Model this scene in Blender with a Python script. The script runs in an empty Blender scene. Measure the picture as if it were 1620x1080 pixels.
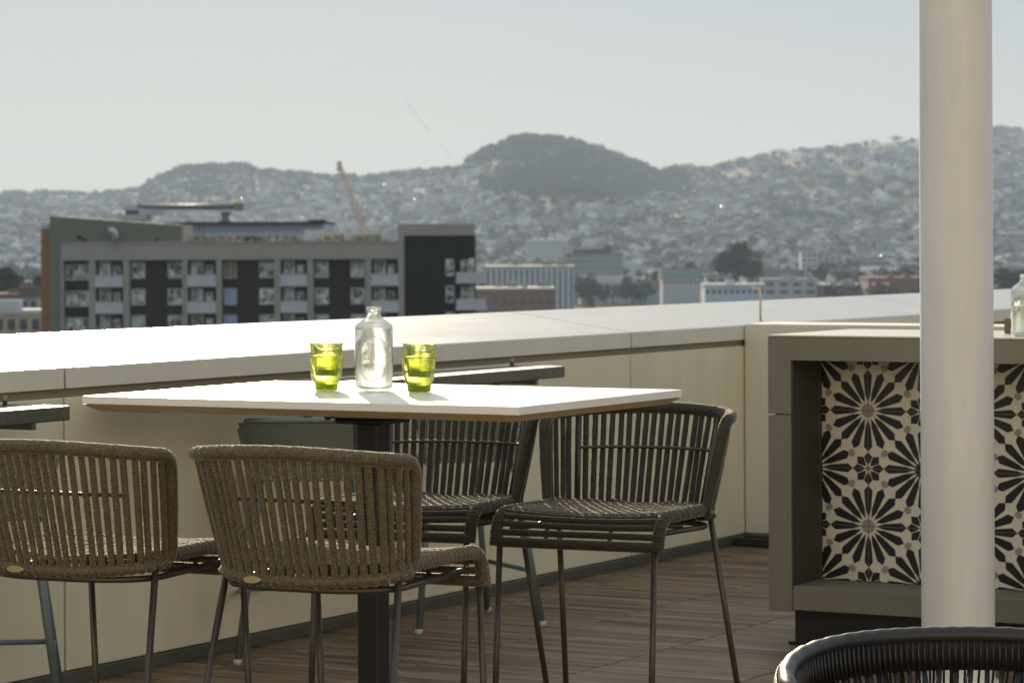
import bpy, math, random
import numpy as np
from mathutils import Vector, Matrix
random.seed(7)
rnd = random.Random(11)
S = bpy.context.scene
COL = S.collection
R = math.radians
PI = math.pi

# ------------------------------------------------------------------ camera
F = 4700.0            # focal length in photo pixels (photo 1620 wide)
CH = 1.42             # camera height above the deck
ROLL = 0.005
cam_d = bpy.data.cameras.new('camera')
cam = bpy.data.objects.new('camera', cam_d); COL.objects.link(cam)
cam_d.sensor_width = 36.0
cam_d.lens = F / 1620 * 36
cam_d.shift_y = -(540 - 383) / 1620
cam_d.clip_start = 0.1
cam_d.clip_end = 60000
cam.matrix_world = Matrix.Translation((0, 0, CH)) @ Matrix.Rotation(PI / 2, 4, 'X') @ Matrix.Rotation(-ROLL, 4, 'Z')
cam_d.dof.use_dof = True
cam_d.dof.focus_distance = 7.2
cam_d.dof.aperture_fstop = 11.0
S.camera = cam

# ------------------------------------------------------------------ light
SUN_AZ = R(-6.5)      # left of straight ahead
SUN_EL = R(16)
sd = Vector((math.sin(SUN_AZ) * math.cos(SUN_EL), math.cos(SUN_AZ) * math.cos(SUN_EL), math.sin(SUN_EL)))
sun_d = bpy.data.lights.new('sun', 'SUN'); sun = bpy.data.objects.new('sun', sun_d); COL.objects.link(sun)
sun_d.energy = 3.5; sun_d.angle = R(0.5); sun_d.color = (1.0, 0.84, 0.61)
sun.rotation_euler = sd.to_track_quat('Z', 'Y').to_euler()
w = bpy.data.worlds.new('World'); S.world = w; w.use_nodes = True
nt = w.node_tree
sky = nt.nodes.new('ShaderNodeTexSky'); sky.sky_type = 'NISHITA'; sky.sun_disc = False
sky.sun_elevation = SUN_EL; sky.sun_rotation = SUN_AZ
sky.altitude = 30; sky.air_density = 1.0; sky.dust_density = 1.6; sky.ozone_density = 1.5
# thin high veil: the raw sky is softly limited and laid over an even pale layer (same for every ray)
def vm(op, a, b=None):
    n = nt.nodes.new('ShaderNodeVectorMath'); n.operation = op
    nt.links.new(a, n.inputs[0])
    if isinstance(b, tuple): n.inputs[1].default_value = b
    elif b is not None: nt.links.new(b, n.inputs[1])
    return n.outputs[0]
k_ = vm('ADD', vm('MULTIPLY', sky.outputs[0], (.05, .05, .05)), (1, 1, 1))
soft = vm('DIVIDE', sky.outputs[0], k_)
tcw = nt.nodes.new('ShaderNodeTexCoord')
sepw = nt.nodes.new('ShaderNodeSeparateXYZ'); nt.links.new(tcw.outputs['Generated'], sepw.inputs[0])
rw = nt.nodes.new('ShaderNodeValToRGB'); els = rw.color_ramp.elements       # pale warm horizon band under a bluer veil (values / 4)
els[0].position = 0.0; els[0].color = (.475, .505, .490, 1); els[1].position = .40; els[1].color = (.585, .63, .675, 1)
for p_, c_ in ((.030, (.43, .488, .525)), (.080, (.30, .43, .60)), (.16, (.42, .52, .64))):
    e_ = els.new(p_); e_.color = (*c_, 1)
nt.links.new(sepw.outputs['Z'], rw.inputs[0])
dotn = nt.nodes.new('ShaderNodeVectorMath'); dotn.operation = 'DOT_PRODUCT'; nt.links.new(tcw.outputs['Generated'], dotn.inputs[0]); dotn.inputs[1].default_value = tuple(sd)
mxn = nt.nodes.new('ShaderNodeMath'); mxn.operation = 'MAXIMUM'; nt.links.new(dotn.outputs['Value'], mxn.inputs[0]); mxn.inputs[1].default_value = 0.0
pwn = nt.nodes.new('ShaderNodeMath'); pwn.operation = 'POWER'; nt.links.new(mxn.outputs[0], pwn.inputs[0]); pwn.inputs[1].default_value = 12.0
cmb = nt.nodes.new('ShaderNodeCombineXYZ')
for i_ in range(3): nt.links.new(pwn.outputs[0], cmb.inputs[i_])
aure = vm('MULTIPLY', cmb.outputs[0], (.60, .45, .20))                       # aureole round the sun
veil = vm('ADD', vm('ADD', vm('MULTIPLY', soft, (.078, .064, .032)), aure), None)
nt.links.new(vm('MULTIPLY', rw.outputs[0], (4.0, 4.0, 4.0)), veil.node.inputs[1])
nt.links.new(veil, nt.nodes['Background'].inputs[0])
nt.nodes['Background'].inputs[1].default_value = 0.10
S.view_settings.view_transform = 'Standard'; S.view_settings.look = 'None'
S.view_settings.exposure = 1.15; S.view_settings.gamma = 1.0
S.render.engine = 'CYCLES'
S.cycles.use_denoising = True
S.cycles.max_bounces = 12; S.cycles.transmission_bounces = 12; S.cycles.transparent_max_bounces = 24
S.cycles.volume_bounces = 0
S.cycles.sample_clamp_indirect = 6.0
S.cycles.caustics_reflective = False; S.cycles.caustics_refractive = False

def px(x, y, Z):
    """world point seen at photo position x, y at depth Z (a construction aid)"""
    a = x - 810; b = y - 383
    yc = b + ROLL * a; xc = a - ROLL * b
    return Vector((xc * Z / F, Z, CH - yc * Z / F))

# ------------------------------------------------------------------ materials
def mat(name, col=(.5, .5, .5), rough=.6, metal=0.0, var=0.0, vscale=4.0, bump=0.0, bscale=60.0, spec=None, col2=None, coat=0.0, stretch=None):
    m = bpy.data.materials.new(name); m.use_nodes = True
    t = m.node_tree; b = t.nodes['Principled BSDF']
    b.inputs['Base Color'].default_value = (*col, 1); b.inputs['Roughness'].default_value = rough
    b.inputs['Metallic'].default_value = metal
    if spec is not None: b.inputs['Specular IOR Level'].default_value = spec
    if coat: b.inputs['Coat Weight'].default_value = coat; b.inputs['Coat Roughness'].default_value = .1
    tc = t.nodes.new('ShaderNodeTexCoord'); src = tc.outputs['Object']
    if stretch:
        mp = t.nodes.new('ShaderNodeMapping'); mp.inputs['Scale'].default_value = stretch
        t.links.new(src, mp.inputs[0]); src = mp.outputs[0]
    if var or col2:
        n = t.nodes.new('ShaderNodeTexNoise'); n.inputs['Scale'].default_value = vscale; n.inputs['Detail'].default_value = 8; n.inputs['Roughness'].default_value = .65
        t.links.new(src, n.inputs[0])
        r = t.nodes.new('ShaderNodeValToRGB')
        c2 = col2 if col2 else tuple(c * (1 - var) for c in col)
        c1 = col if col2 else tuple(min(1, c * (1 + var * .5)) for c in col)
        r.color_ramp.elements[0].position = .3; r.color_ramp.elements[1].position = .7
        r.color_ramp.elements[0].color = (*c2, 1); r.color_ramp.elements[1].color = (*c1, 1)
        t.links.new(n.outputs[0], r.inputs[0]); t.links.new(r.outputs[0], b.inputs['Base Color'])
    if bump:
        n2 = t.nodes.new('ShaderNodeTexNoise'); n2.inputs['Scale'].default_value = bscale; n2.inputs['Detail'].default_value = 6
        t.links.new(src, n2.inputs[0])
        bp = t.nodes.new('ShaderNodeBump'); bp.inputs['Strength'].default_value = bump; bp.inputs['Distance'].default_value = .002
        t.links.new(n2.outputs[0], bp.inputs['Height']); t.links.new(bp.outputs[0], b.inputs['Normal'])
    return m

# ------------------------------------------------------------------ mesh builder
class MB:
    def __init__(s): s.v = []; s.f = []; s.m = []; s.sm = []
    def add(s, vs, fs, mi=0, smooth=False):
        o = len(s.v); s.v.extend([tuple(p) for p in vs])
        for f in fs: s.f.append(tuple(i + o for i in f)); s.m.append(mi); s.sm.append(smooth)
        return s
    def box(s, a, b, mi=0, M=None, bev=0.0):
        x0, y0, z0 = a; x1, y1, z1 = b
        if bev <= 0:
            vs = [(x0,y0,z0),(x1,y0,z0),(x1,y1,z0),(x0,y1,z0),(x0,y0,z1),(x1,y0,z1),(x1,y1,z1),(x0,y1,z1)]
            fs = [(3,2,1,0),(4,5,6,7),(0,1,5,4),(1,2,6,5),(2,3,7,6),(3,0,4,7)]
        else:
            e = bev; vs = []; idx = {}
            for ix, X in enumerate((x0, x1)):
                for iy, Y in enumerate((y0, y1)):
                    for iz, Z in enumerate((z0, z1)):
                        sx = 1 if ix == 0 else -1; sy = 1 if iy == 0 else -1; sz = 1 if iz == 0 else -1
                        for ax in range(3):
                            p = [X + sx * e, Y + sy * e, Z + sz * e]
                            p[ax] = (X, Y, Z)[ax]
                            idx[(ix, iy, iz, ax)] = len(vs); vs.append(tuple(p))
            fs = []
            for ax in range(3):
                for sgn in (0, 1):
                    o1, o2 = [k for k in range(3) if k != ax]
                    q = []
                    for (a_, b_) in ((0,0),(1,0),(1,1),(0,1)):
                        k = [0,0,0]; k[ax] = sgn; k[o1] = a_; k[o2] = b_
                        q.append(idx[(*k, ax)])
                    if (sgn == 1) == (ax == 1): q = q[::-1]
                    fs.append(tuple(q))
            for ax in range(3):       # edges parallel to ax
                o1, o2 = [k for k in range(3) if k != ax]
                for a_ in (0,1):
                    for b_ in (0,1):
                        k0 = [0,0,0]; k1 = [0,0,0]; k0[o1] = k1[o1] = a_; k0[o2] = k1[o2] = b_; k1[ax] = 1
                        fs.append((idx[(*k0,o1)], idx[(*k1,o1)], idx[(*k1,o2)], idx[(*k0,o2)]))
            for ix in (0,1):
                for iy in (0,1):
                    for iz in (0,1): fs.append(tuple(idx[(ix,iy,iz,a_)] for a_ in range(3)))
        if M is not None: vs = [tuple(M @ Vector(p)) for p in vs]
        return s.add(vs, fs, mi)
    def tube(s, pts, r, n=12, mi=0, closed=False, cap=True, rfun=None, ref=None, flat=1.0):
        """tube along pts; rfun(arc, phi) scales the radius; flat scales the thickness across the ref normal"""
        P = [Vector(p) for p in pts]; N = len(P); rings = []
        arc = 0.0; prev = None
        for i in range(N):
            if closed: t = (P[(i+1) % N] - P[i-1])
            else: t = P[min(i+1, N-1)] - P[max(i-1, 0)]
            t.normalize()
            if i: arc += (P[i] - P[i-1]).length
            if ref is not None:
                rr = ref[i] if isinstance(ref, list) else ref
                nrm = Vector(rr) - t * t.dot(Vector(rr)); nrm.normalize()
            else:
                if prev is None:
                    a = Vector((0,0,1)) if abs(t.z) < .9 else Vector((1,0,0))
                    nrm = (a - t * t.dot(a)).normalized()
                else: nrm = (prev - t * t.dot(prev)).normalized()
            prev = nrm; bi = t.cross(nrm)
            rad = r[i] if isinstance(r, (list, tuple)) else r
            ring = []
            for k in range(n):
                ph = 2 * PI * k / n
                q = rad * (rfun(arc, ph) if rfun else 1.0)
                ring.append(P[i] + bi * (math.cos(ph) * q) + nrm * (math.sin(ph) * q * flat))
            rings.append(ring)
        vs = [p for g in rings for p in g]; fs = []
        for i in range(N if closed else N - 1):
            j = (i + 1) % N
            for k in range(n):
                l = (k + 1) % n; fs.append((i*n+k, j*n+k, j*n+l, i*n+l))
        if cap and not closed: fs.append(tuple(range(n))); fs.append(tuple((N-1)*n + k for k in range(n))[::-1])
        return s.add(vs, fs, mi, True)
    def lathe(s, prof, n=48, mi=0, c=(0,0,0), smooth=True):
        vs = []; fs = []; m = len(prof)
        for (r, z) in prof:
            for k in range(n):
                a = 2 * PI * k / n; vs.append((c[0] + r * math.cos(a), c[1] + r * math.sin(a), c[2] + z))
        for i in range(m - 1):
            for k in range(n):
                l = (k + 1) % n; fs.append((i*n+k, i*n+l, (i+1)*n+l, (i+1)*n+k))
        return s.add(vs, fs, mi, smooth)
    def build(s, name, mats, parent=None, loc=None, rz=None, props=None):
        me = bpy.data.meshes.new(name); me.from_pydata(s.v, [], s.f)
        if not isinstance(mats, (list, tuple)): mats = [mats]
        for m in mats: me.materials.append(m)
        me.polygons.foreach_set('material_index', s.m); me.polygons.foreach_set('use_smooth', s.sm)
        me.update(); o = bpy.data.objects.new(name, me); COL.objects.link(o)
        if parent: o.parent = parent
        if loc is not None: o.location = loc
        if rz is not None: o.rotation_euler = (0, 0, rz)
        if props: tag(o, *props)
        return o

def tag(o, label=None, cat=None, group=None, kind=None):
    if label: o['label'] = label
    if cat: o['category'] = cat
    if group: o['group'] = group
    if kind: o['kind'] = kind
    return o
def empty(name, loc=(0,0,0), rz=0.0, *props):
    o = bpy.data.objects.new(name, None); COL.objects.link(o); o.location = loc; o.rotation_euler = (0,0,rz)
    o.empty_display_size = .1
    if props: tag(o, *props)
    return o
def dup(root, loc, rz, label):
    r = root.copy(); COL.objects.link(r); r.location = loc; r.rotation_euler = (0,0,rz); r['label'] = label
    def rec(a, b):
        for ch in list(a.children):
            c = ch.copy(); COL.objects.link(c); c.parent = b; rec(ch, c)
    rec(root, r); return r

# deck grid: U runs along the parapet (away from the camera), V points from the parapet into the deck
U = Vector((.498, .867, 0)).normalized(); V = Vector((U.y, -U.x, 0))
O = Vector((.467, 12.91, 0))            # a point of the parapet foot
GRID = math.atan2(U.y, U.x) - PI / 2    # rotation that takes local +Y to U and local +X to V
def g(v, u, z=0.0): return O + V * v + U * u + Vector((0, 0, z))
GM = Matrix.Translation(O) @ Matrix.Rotation(GRID, 4, 'Z')     # local x = V, y = U

# ------------------------------------------------------------------ faint aircraft trail, far beyond and above the haze
def contrail():
    m = bpy.data.materials.new('ice_trail'); m.use_nodes = True; b = m.node_tree.nodes['Principled BSDF']; b.inputs['Base Color'].default_value = (.95,.93,.9,1); b.inputs['Roughness'].default_value = 1; b.inputs['Alpha'].default_value = .16
    mm = MB(); a = px(641, 160, 14000); c = px(706, 240, 14000); pts = [a.lerp(c, q / 20) + Vector((0, q * 60, 0)) for q in range(21)]
    mm.tube(pts[:11], [4 + 5 * math.sin(PI * q / 10) + 4 * (q % 3) * .3 for q in range(11)], 10, cap=False); mm.tube(pts[14:], [2 + 5 * math.sin(PI * q / 6) for q in range(7)], 10, cap=False)
    o = mm.build('aircraft_trail', m); tag(o, 'faint diagonal aircraft trail in the sky left of the wooded summit', 'aircraft trail')
contrail()
# ================================================================== THE TERRACE
white_paint = mat('cream_painted_panel', (.80, .73, .53), .38, var=.05, vscale=1.2, bump=.08, bscale=25)
coping_m = mat('white_coping_gloss', (.50, .51, .52), .22, var=.04, vscale=3, bump=.03, bscale=8, spec=.6)
def weather(m, amt=.12, st=(3, 3, .35), rough_amt=.15, sc=2.0):
    t = m.node_tree; b = t.nodes['Principled BSDF']; tc = t.nodes.new('ShaderNodeTexCoord'); mp = t.nodes.new('ShaderNodeMapping'); mp.inputs['Scale'].default_value = st
    t.links.new(tc.outputs['Object'], mp.inputs[0]); n = t.nodes.new('ShaderNodeTexNoise'); n.inputs['Scale'].default_value = sc; n.inputs['Detail'].default_value = 9; n.inputs['Roughness'].default_value = .7; t.links.new(mp.outputs[0], n.inputs[0])
    mr = t.nodes.new('ShaderNodeMapRange'); mr.inputs[1].default_value = .35; mr.inputs[2].default_value = .75; mr.inputs[3].default_value = 1; mr.inputs[4].default_value = 1 - amt; t.links.new(n.outputs[0], mr.inputs[0])
    src = b.inputs['Base Color'].links[0].from_socket if b.inputs['Base Color'].links else None
    vm_ = t.nodes.new('ShaderNodeVectorMath'); vm_.operation = 'SCALE'
    if src: t.links.new(src, vm_.inputs[0])
    else: vm_.inputs[0].default_value = b.inputs['Base Color'].default_value[:3]
    t.links.new(mr.outputs[0], vm_.inputs['Scale']); t.links.new(vm_.outputs[0], b.inputs['Base Color'])
    r0 = b.inputs['Roughness'].default_value; m2 = t.nodes.new('ShaderNodeMapRange'); m2.inputs[1].default_value = .3; m2.inputs[2].default_value = .7; m2.inputs[3].default_value = r0; m2.inputs[4].default_value = min(1, r0 + rough_amt); t.links.new(n.outputs[0], m2.inputs[0]); t.links.new(m2.outputs[0], b.inputs['Roughness'])
weather(white_paint, .14); weather(coping_m, .035, (1, .25, 1), .07, 3)
groove_m = mat('dark_groove', (.05, .045, .035), .8)
kick_m = mat('grey_skirting', (.09, .085, .07), .5, var=.2)
steel_m = mat('brushed_steel', (.22, .21, .18), .32, metal=1.0, var=.2, vscale=30, bump=.1, bscale=120)

fascia_m = mat('cream_fascia_paint', (.76, .72, .60), .35, var=.05, vscale=2); weather(fascia_m, .1)
# deck tiles with a wood grain running across the parapet direction
def deck_material():
    m = bpy.data.materials.new('wood_look_tile'); m.use_nodes = True; t = m.node_tree; b = t.nodes['Principled BSDF']
    tc = t.nodes.new('ShaderNodeTexCoord'); at = t.nodes.new('ShaderNodeAttribute'); at.attribute_name = 'tone'
    add = t.nodes.new('ShaderNodeVectorMath'); add.operation = 'ADD'
    t.links.new(tc.outputs['Object'], add.inputs[0])
    sc = t.nodes.new('ShaderNodeVectorMath'); sc.operation = 'SCALE'; sc.inputs['Scale'].default_value = 37.0
    t.links.new(at.outputs['Vector'], sc.inputs[0]); t.links.new(sc.outputs[0], add.inputs[1])
    def noise(scale, st, det=8, ro=.6):
        mp = t.nodes.new('ShaderNodeMapping'); mp.inputs['Scale'].default_value = st
        t.links.new(add.outputs[0], mp.inputs[0])
        n = t.nodes.new('ShaderNodeTexNoise'); n.inputs['Scale'].default_value = scale; n.inputs['Detail'].default_value = det; n.inputs['Roughness'].default_value = ro
        t.links.new(mp.outputs[0], n.inputs[0]); return n.outputs[0]
    n1 = noise(1.0, (1.3, 22, 1)); n2 = noise(1.0, (6, 160, 1), 4); n3 = noise(1.0, (.9, 7, 1), 2)
    mx = t.nodes.new('ShaderNodeMath'); mx.operation = 'ADD'
    m1 = t.nodes.new('ShaderNodeMath'); m1.operation = 'MULTIPLY'; m1.inputs[1].default_value = .62; t.links.new(n1, m1.inputs[0])
    m2 = t.nodes.new('ShaderNodeMath'); m2.operation = 'MULTIPLY'; m2.inputs[1].default_value = .18; t.links.new(n2, m2.inputs[0])
    m3 = t.nodes.new('ShaderNodeMath'); m3.operation = 'MULTIPLY_ADD'; m3.inputs[1].default_value = .2; t.links.new(n3, m3.inputs[0]); t.links.new(m2.outputs[0], m3.inputs[2])
    t.links.new(m1.outputs[0], mx.inputs[0]); t.links.new(m3.outputs[0], mx.inputs[1])
    r = t.nodes.new('ShaderNodeValToRGB'); e = r.color_ramp.elements
    e[0].position = .38; e[0].color = (.034, .021, .010, 1); e[1].position = .64; e[1].color = (.33, .235, .145, 1)
    e2 = r.color_ramp.elements.new(.5); e2.color = (.15, .10, .058, 1)
    t.links.new(mx.outputs[0], r.inputs[0])
    t.links.new(r.outputs[0], b.inputs['Base Color'])
    b.inputs['Roughness'].default_value = .5; b.inputs['Specular IOR Level'].default_value = .3
    bp = t.nodes.new('ShaderNodeBump'); bp.inputs['Strength'].default_value = .25; bp.inputs['Distance'].default_value = .002
    t.links.new(mx.outputs[0], bp.inputs['Height']); t.links.new(bp.outputs[0], b.inputs['Normal'])
    return m
def build_deck():
    vs = []; fs = []; tone = []
    off = {0: .83, 1: -1.614, 2: -2.237, 3: -1.2, 4: -.2}
    W_ = .566; L_ = 2.4; gap = .0030; k = 0
    for i in range(-1, 26):
        v0 = .19 + W_ * i; v1 = v0 + W_
        if i == -1: v0 = 0.001
        u0 = off.get(i, rnd.uniform(-2, 0)); u0 -= 9 * L_ if i > 5 else 6 * L_
        for j in range(0, 16):
            a = u0 + j * L_; bb = a + L_; b0 = len(vs); z = 0.0
            e = .0015
            x0, x1, y0, y1 = v0 + gap, v1 - gap, a + gap, bb - gap
            vs += [(x0+e,y0+e,z),(x1-e,y0+e,z),(x1-e,y1-e,z),(x0+e,y1-e,z),(x0,y0,z-e),(x1,y0,z-e),(x1,y1,z-e),(x0,y1,z-e),
                   (x0,y0,z-.02),(x1,y0,z-.02),(x1,y1,z-.02),(x0,y1,z-.02)]
            q = [(0,1,2,3)] + [(c, (c+1) % 4, 0, 0) for c in ()]
            for c in range(4):
                d = (c + 1) % 4; q.append((c+4, d+4, d, c)); q.append((c+8, d+8, d+4, c+4))
            fs += [tuple(n + b0 for n in f) for f in q]; tone += [rnd.random()] * 12
    me = bpy.data.meshes.new('deck_floor'); me.from_pydata(vs, [], fs)
    a = me.attributes.new('tone', 'FLOAT', 'POINT'); a.data.foreach_set('value', tone)
    me.materials.append(deck_material()); me.update()
    o = bpy.data.objects.new('deck_floor', me); COL.objects.link(o); o.location = O; o.rotation_euler = (0,0,GRID); o['kind'] = 'structure'
build_deck()
MB().box((-.8, -17, -.45), (15, 22, -.02)).build('deck_slab', groove_m, loc=O, rz=GRID)['kind'] = 'structure'

# parapet: panels, fascia and a wide coping that falls 8 degrees towards the deck
PH = 1.024; CW = .606; TILT = math.tan(R(8.0))
par = empty('parapet_wall', O, GRID, 'long cream parapet wall with wide white sloping coping along the terrace edge', 'wall')
JT = [-7.78 - 3.94, -7.78, -3.84, .101, 4.04, 7.98, 11.92]
fz0, fz1 = PH - .068, PH
for i in range(len(JT) - 1):
    a, b = JT[i], JT[i+1]
    m = MB(); m.box((-.35, a + .006, .045), (0, b - .006, PH - .098), bev=.003); m.build('wall_panel', white_paint, par)
    m = MB(); gp = .0055
    # coping solid: cross-section in local x/z
    sec = [(.002, fz0), (.002, fz1 - .004), (-.003, fz1), (-CW, fz1 + CW * TILT), (-CW - .004, fz1 + CW * TILT - .004), (-CW - .004, fz0 - .25), (-CW + .03, fz0 - .25), (-CW + .03, fz0)]
    n = len(sec); vs = [(x, a + gp, z) for x, z in sec] + [(x, b - gp, z) for x, z in sec]
    fs = [(k, k + n, (k+1) % n + n, (k+1) % n) for k in range(n)] + [tuple(range(n)), tuple(range(n, 2*n))[::-1]]
    m.add(vs, fs); m.m[0] = 1; m.build('coping', [coping_m, fascia_m], par)
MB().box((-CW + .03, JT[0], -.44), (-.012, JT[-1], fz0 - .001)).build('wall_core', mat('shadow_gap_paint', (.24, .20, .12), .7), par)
MB().box((-.3, JT[0], .0), (.012, JT[-1], .042), bev=.002).build('skirting', kick_m, par)

# unseen facade added behind the viewer to bounce warm sunlight onto the terrace
ph_ = empty('bounce_facade', (0, -3.2, 0), 0, 'unseen cream two storey facade added behind the viewer to bounce light', 'building')
pf_m = mat('bounce_cream_render', (.72, .66, .54), .8, var=.06, vscale=1.0)
mm = MB()
wx = [-14, -11.2, -9.8, -7.0, -5.6, -2.8, -1.4, 1.4, 2.8, 5.6, 7.0, 9.8, 11.2, 14]
for i in range(0, 13):
    if i % 2 == 0: mm.box((wx[i], -.3, -.4), (wx[i+1], 0, 6.2))
    else: mm.box((wx[i] + .001, -.3, 2.3), (wx[i+1] - .001, 0, 3.6)); mm.box((wx[i] + .001, -.3, 5.5), (wx[i+1] - .001, 0, 6.2))
mm.build('wall', pf_m, ph_)
for i in range(1, 13, 2):
    for z0, z1 in ((0, 2.3), (3.6, 5.5)):
        mm = MB(); a, b = wx[i] + .003, wx[i+1] - .003; mm.box((a, -.2, z0 + .003), (a + .06, -.1, z1 - .003)); mm.box((b - .06, -.2, z0 + .003), (b, -.1, z1 - .003)); mm.box((a + .061, -.2, z1 - .06), (b - .061, -.1, z1 - .003)); wf = mm.build('window', groove_m, ph_)
        mm = MB(); mm.box((a + .062, -.17, z0 + .01), (b - .062, -.15, z1 - .063)); mm.build('pane', mat('dark_glass_pane', (.05,.06,.06), .1), wf)

# the low return wall (white box) that closes the view to the right
rw = empty('return_wall', g(0.004, 1.244), GRID, 'low white wall with flat top running behind the tiled counter', 'wall')
MB().box((0, 0, .045), (7.0, .32, 1.031), bev=.006).build('wall_panel', mat('white_box_paint', (.70, .67, .56), .45, var=.04, vscale=2, bump=.05), rw)
MB().box((.03, .03, 0), (7.0, .30, .045)).build('plinth', groove_m, rw)
fb = MB(); fb.box((0, -.16, 0.001), (.24, -.004, .04), bev=.004); fb.box((.03, -.13, .04), (.20, -.03, .05), bev=.002)
fb.build('floor_block', mat('black_rubber', (.02, .02, .02), .5), loc=g(.03, 1.244), rz=GRID, props=('small black block on the deck at the foot of the white wall', 'block'))
pp = px(1203, 508, 14.35); pipe = MB()
pipe.tube([(0,0,0), (0,0,.145), (-.003,0,.155), (-.012,0,.16), (-.04,0,.16)], .006, 10); pipe.tube([(0,0,0),(0,0,.006)], .014, 14)
pipe.build('vent_pipe', mat('cream_metal', (.55, .50, .38), .4, metal=.3), loc=(pp.x, pp.y, 1.031), props=('thin cream pipe with bent tip standing on top of the low white wall', 'pipe'))

# two steel drink ledges along the parapet
def ledge(u0, u1, label):
    L = u1 - u0; t = empty('drink_ledge', g(0, u0), GRID, label, 'ledge', 'steel drink ledges along the parapet')
    m = MB(); zt = .925
    m.box((.07, 0, zt - .045), (.30, L, zt), bev=.003); m.build('shelf', steel_m, t)
    n = max(2, int(L / .9))
    for i in range(n):
        y = L - .05 - i * (L - 1.35) / (n - 1)
        b = MB(); b.box((.006, y - .02, zt - .16), (.02, y + .02, zt - .05), bev=.002); b.box((.02, y - .01, zt - .075), (.2, y + .01, zt - .046), bev=.002); b.tube([(.085, y, zt + .0005), (.085, y, zt + .03)], .008, 10)
        b.build('bracket', steel_m, t)
    return t
ledge(-3.75, -1.04, 'long steel drink ledge on the parapet behind the table')
ledge(-7.6, -4.19, 'steel drink ledge on the parapet at the left edge, behind the left chair')

# ------------------------------------------------------------------ counter with patterned tiles
cnt_m = mat('grey_fibre_cement', (.195, .182, .138), .55, var=.10, vscale=5, bump=.15, bscale=40)
cnt_top = mat('pale_counter_top', (.55, .53, .46), .3, var=.05, vscale=3)
inner_m = mat('dark_reveal', (.045, .043, .034), .5, var=.2)
CL = Vector((.897, 10.45, 0))
counter = empty('bar_counter', CL, GRID, 'grey bar counter faced with black and cream star tiles behind the column', 'counter')
ZT, ZB, FW, CD, CLn = 1.089, .124, .088, .74, 3.2
RD = .235
m = MB(); m.box((FW - .02, 0, ZT - FW), (CLn, RD, ZT - .006), bev=.002); m.build('top_rail', cnt_m, counter)
m = MB(); m.box((0, .001, ZT - FW - .19 + .0015), (FW, CD, ZT - .006), bev=.002); m.box((0, .001, ZB), (FW, CD, ZT - FW - .19 - .0015), bev=.002); m.build('end_panel', cnt_m, counter)
m = MB(); m.box((FW + .002, .004, ZB + .004), (CLn, RD, ZB + FW), bev=.002); m.build('bottom_rail', cnt_m, counter)
m = MB(); m.box((-.002, -.002, ZT - .005), (CLn + .003, CD + .003, ZT + .001), bev=.001); m.build('counter_top', cnt_top, counter)
m = MB(); m.box((FW + .002, .006, ZB + FW + .001), (FW + .006, RD, ZT - FW - .001)); m.build('side_reveal', inner_m, counter)
m = MB(); m.box((FW + .002, RD + .03, ZB), (CLn, CD, ZT - .012)); m.build('carcass', inner_m, counter)
m = MB(); m.box((.075, .055, 0.001), (CLn, CD - .05, ZB - .002), bev=.002); m.box((.05, .05, .001), (.12, .12, .012), bev=.002); m.build('toe_kick', mat('black_toe_kick', (.012, .012, .014), .4), counter)

cream_t = mat('cream_tile', (.70, .66, .56), .35, var=.05, vscale=12)
black_t = mat('black_tile', (.012, .012, .016), .35)
grey_t = mat('greige_tile', (.32, .275, .215), .4)
grout_m = mat('grout', (.13, .11, .07), .8)
def clip(poly, x0, x1, y0, y1):
    def cut(ps, ax, lim, keep):
        out = []
        for i in range(len(ps)):
            a, b = ps[i-1], ps[i]; ia = keep(a[ax], lim); ib = keep(b[ax], lim)
            if ia != ib:
                t = (lim - a[ax]) / (b[ax] - a[ax]); out.append((a[0] + (b[0]-a[0])*t, a[1] + (b[1]-a[1])*t))
            if ib: out.append(b)
        return out
    ge = lambda a, l: a >= l; le = lambda a, l: a <= l
    for ax, lim, k in ((0, x0, ge), (0, x1, le), (1, y0, ge), (1, y1, le)):
        if len(poly) < 3: return []
        poly = cut(poly, ax, lim, k)
    return poly
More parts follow.
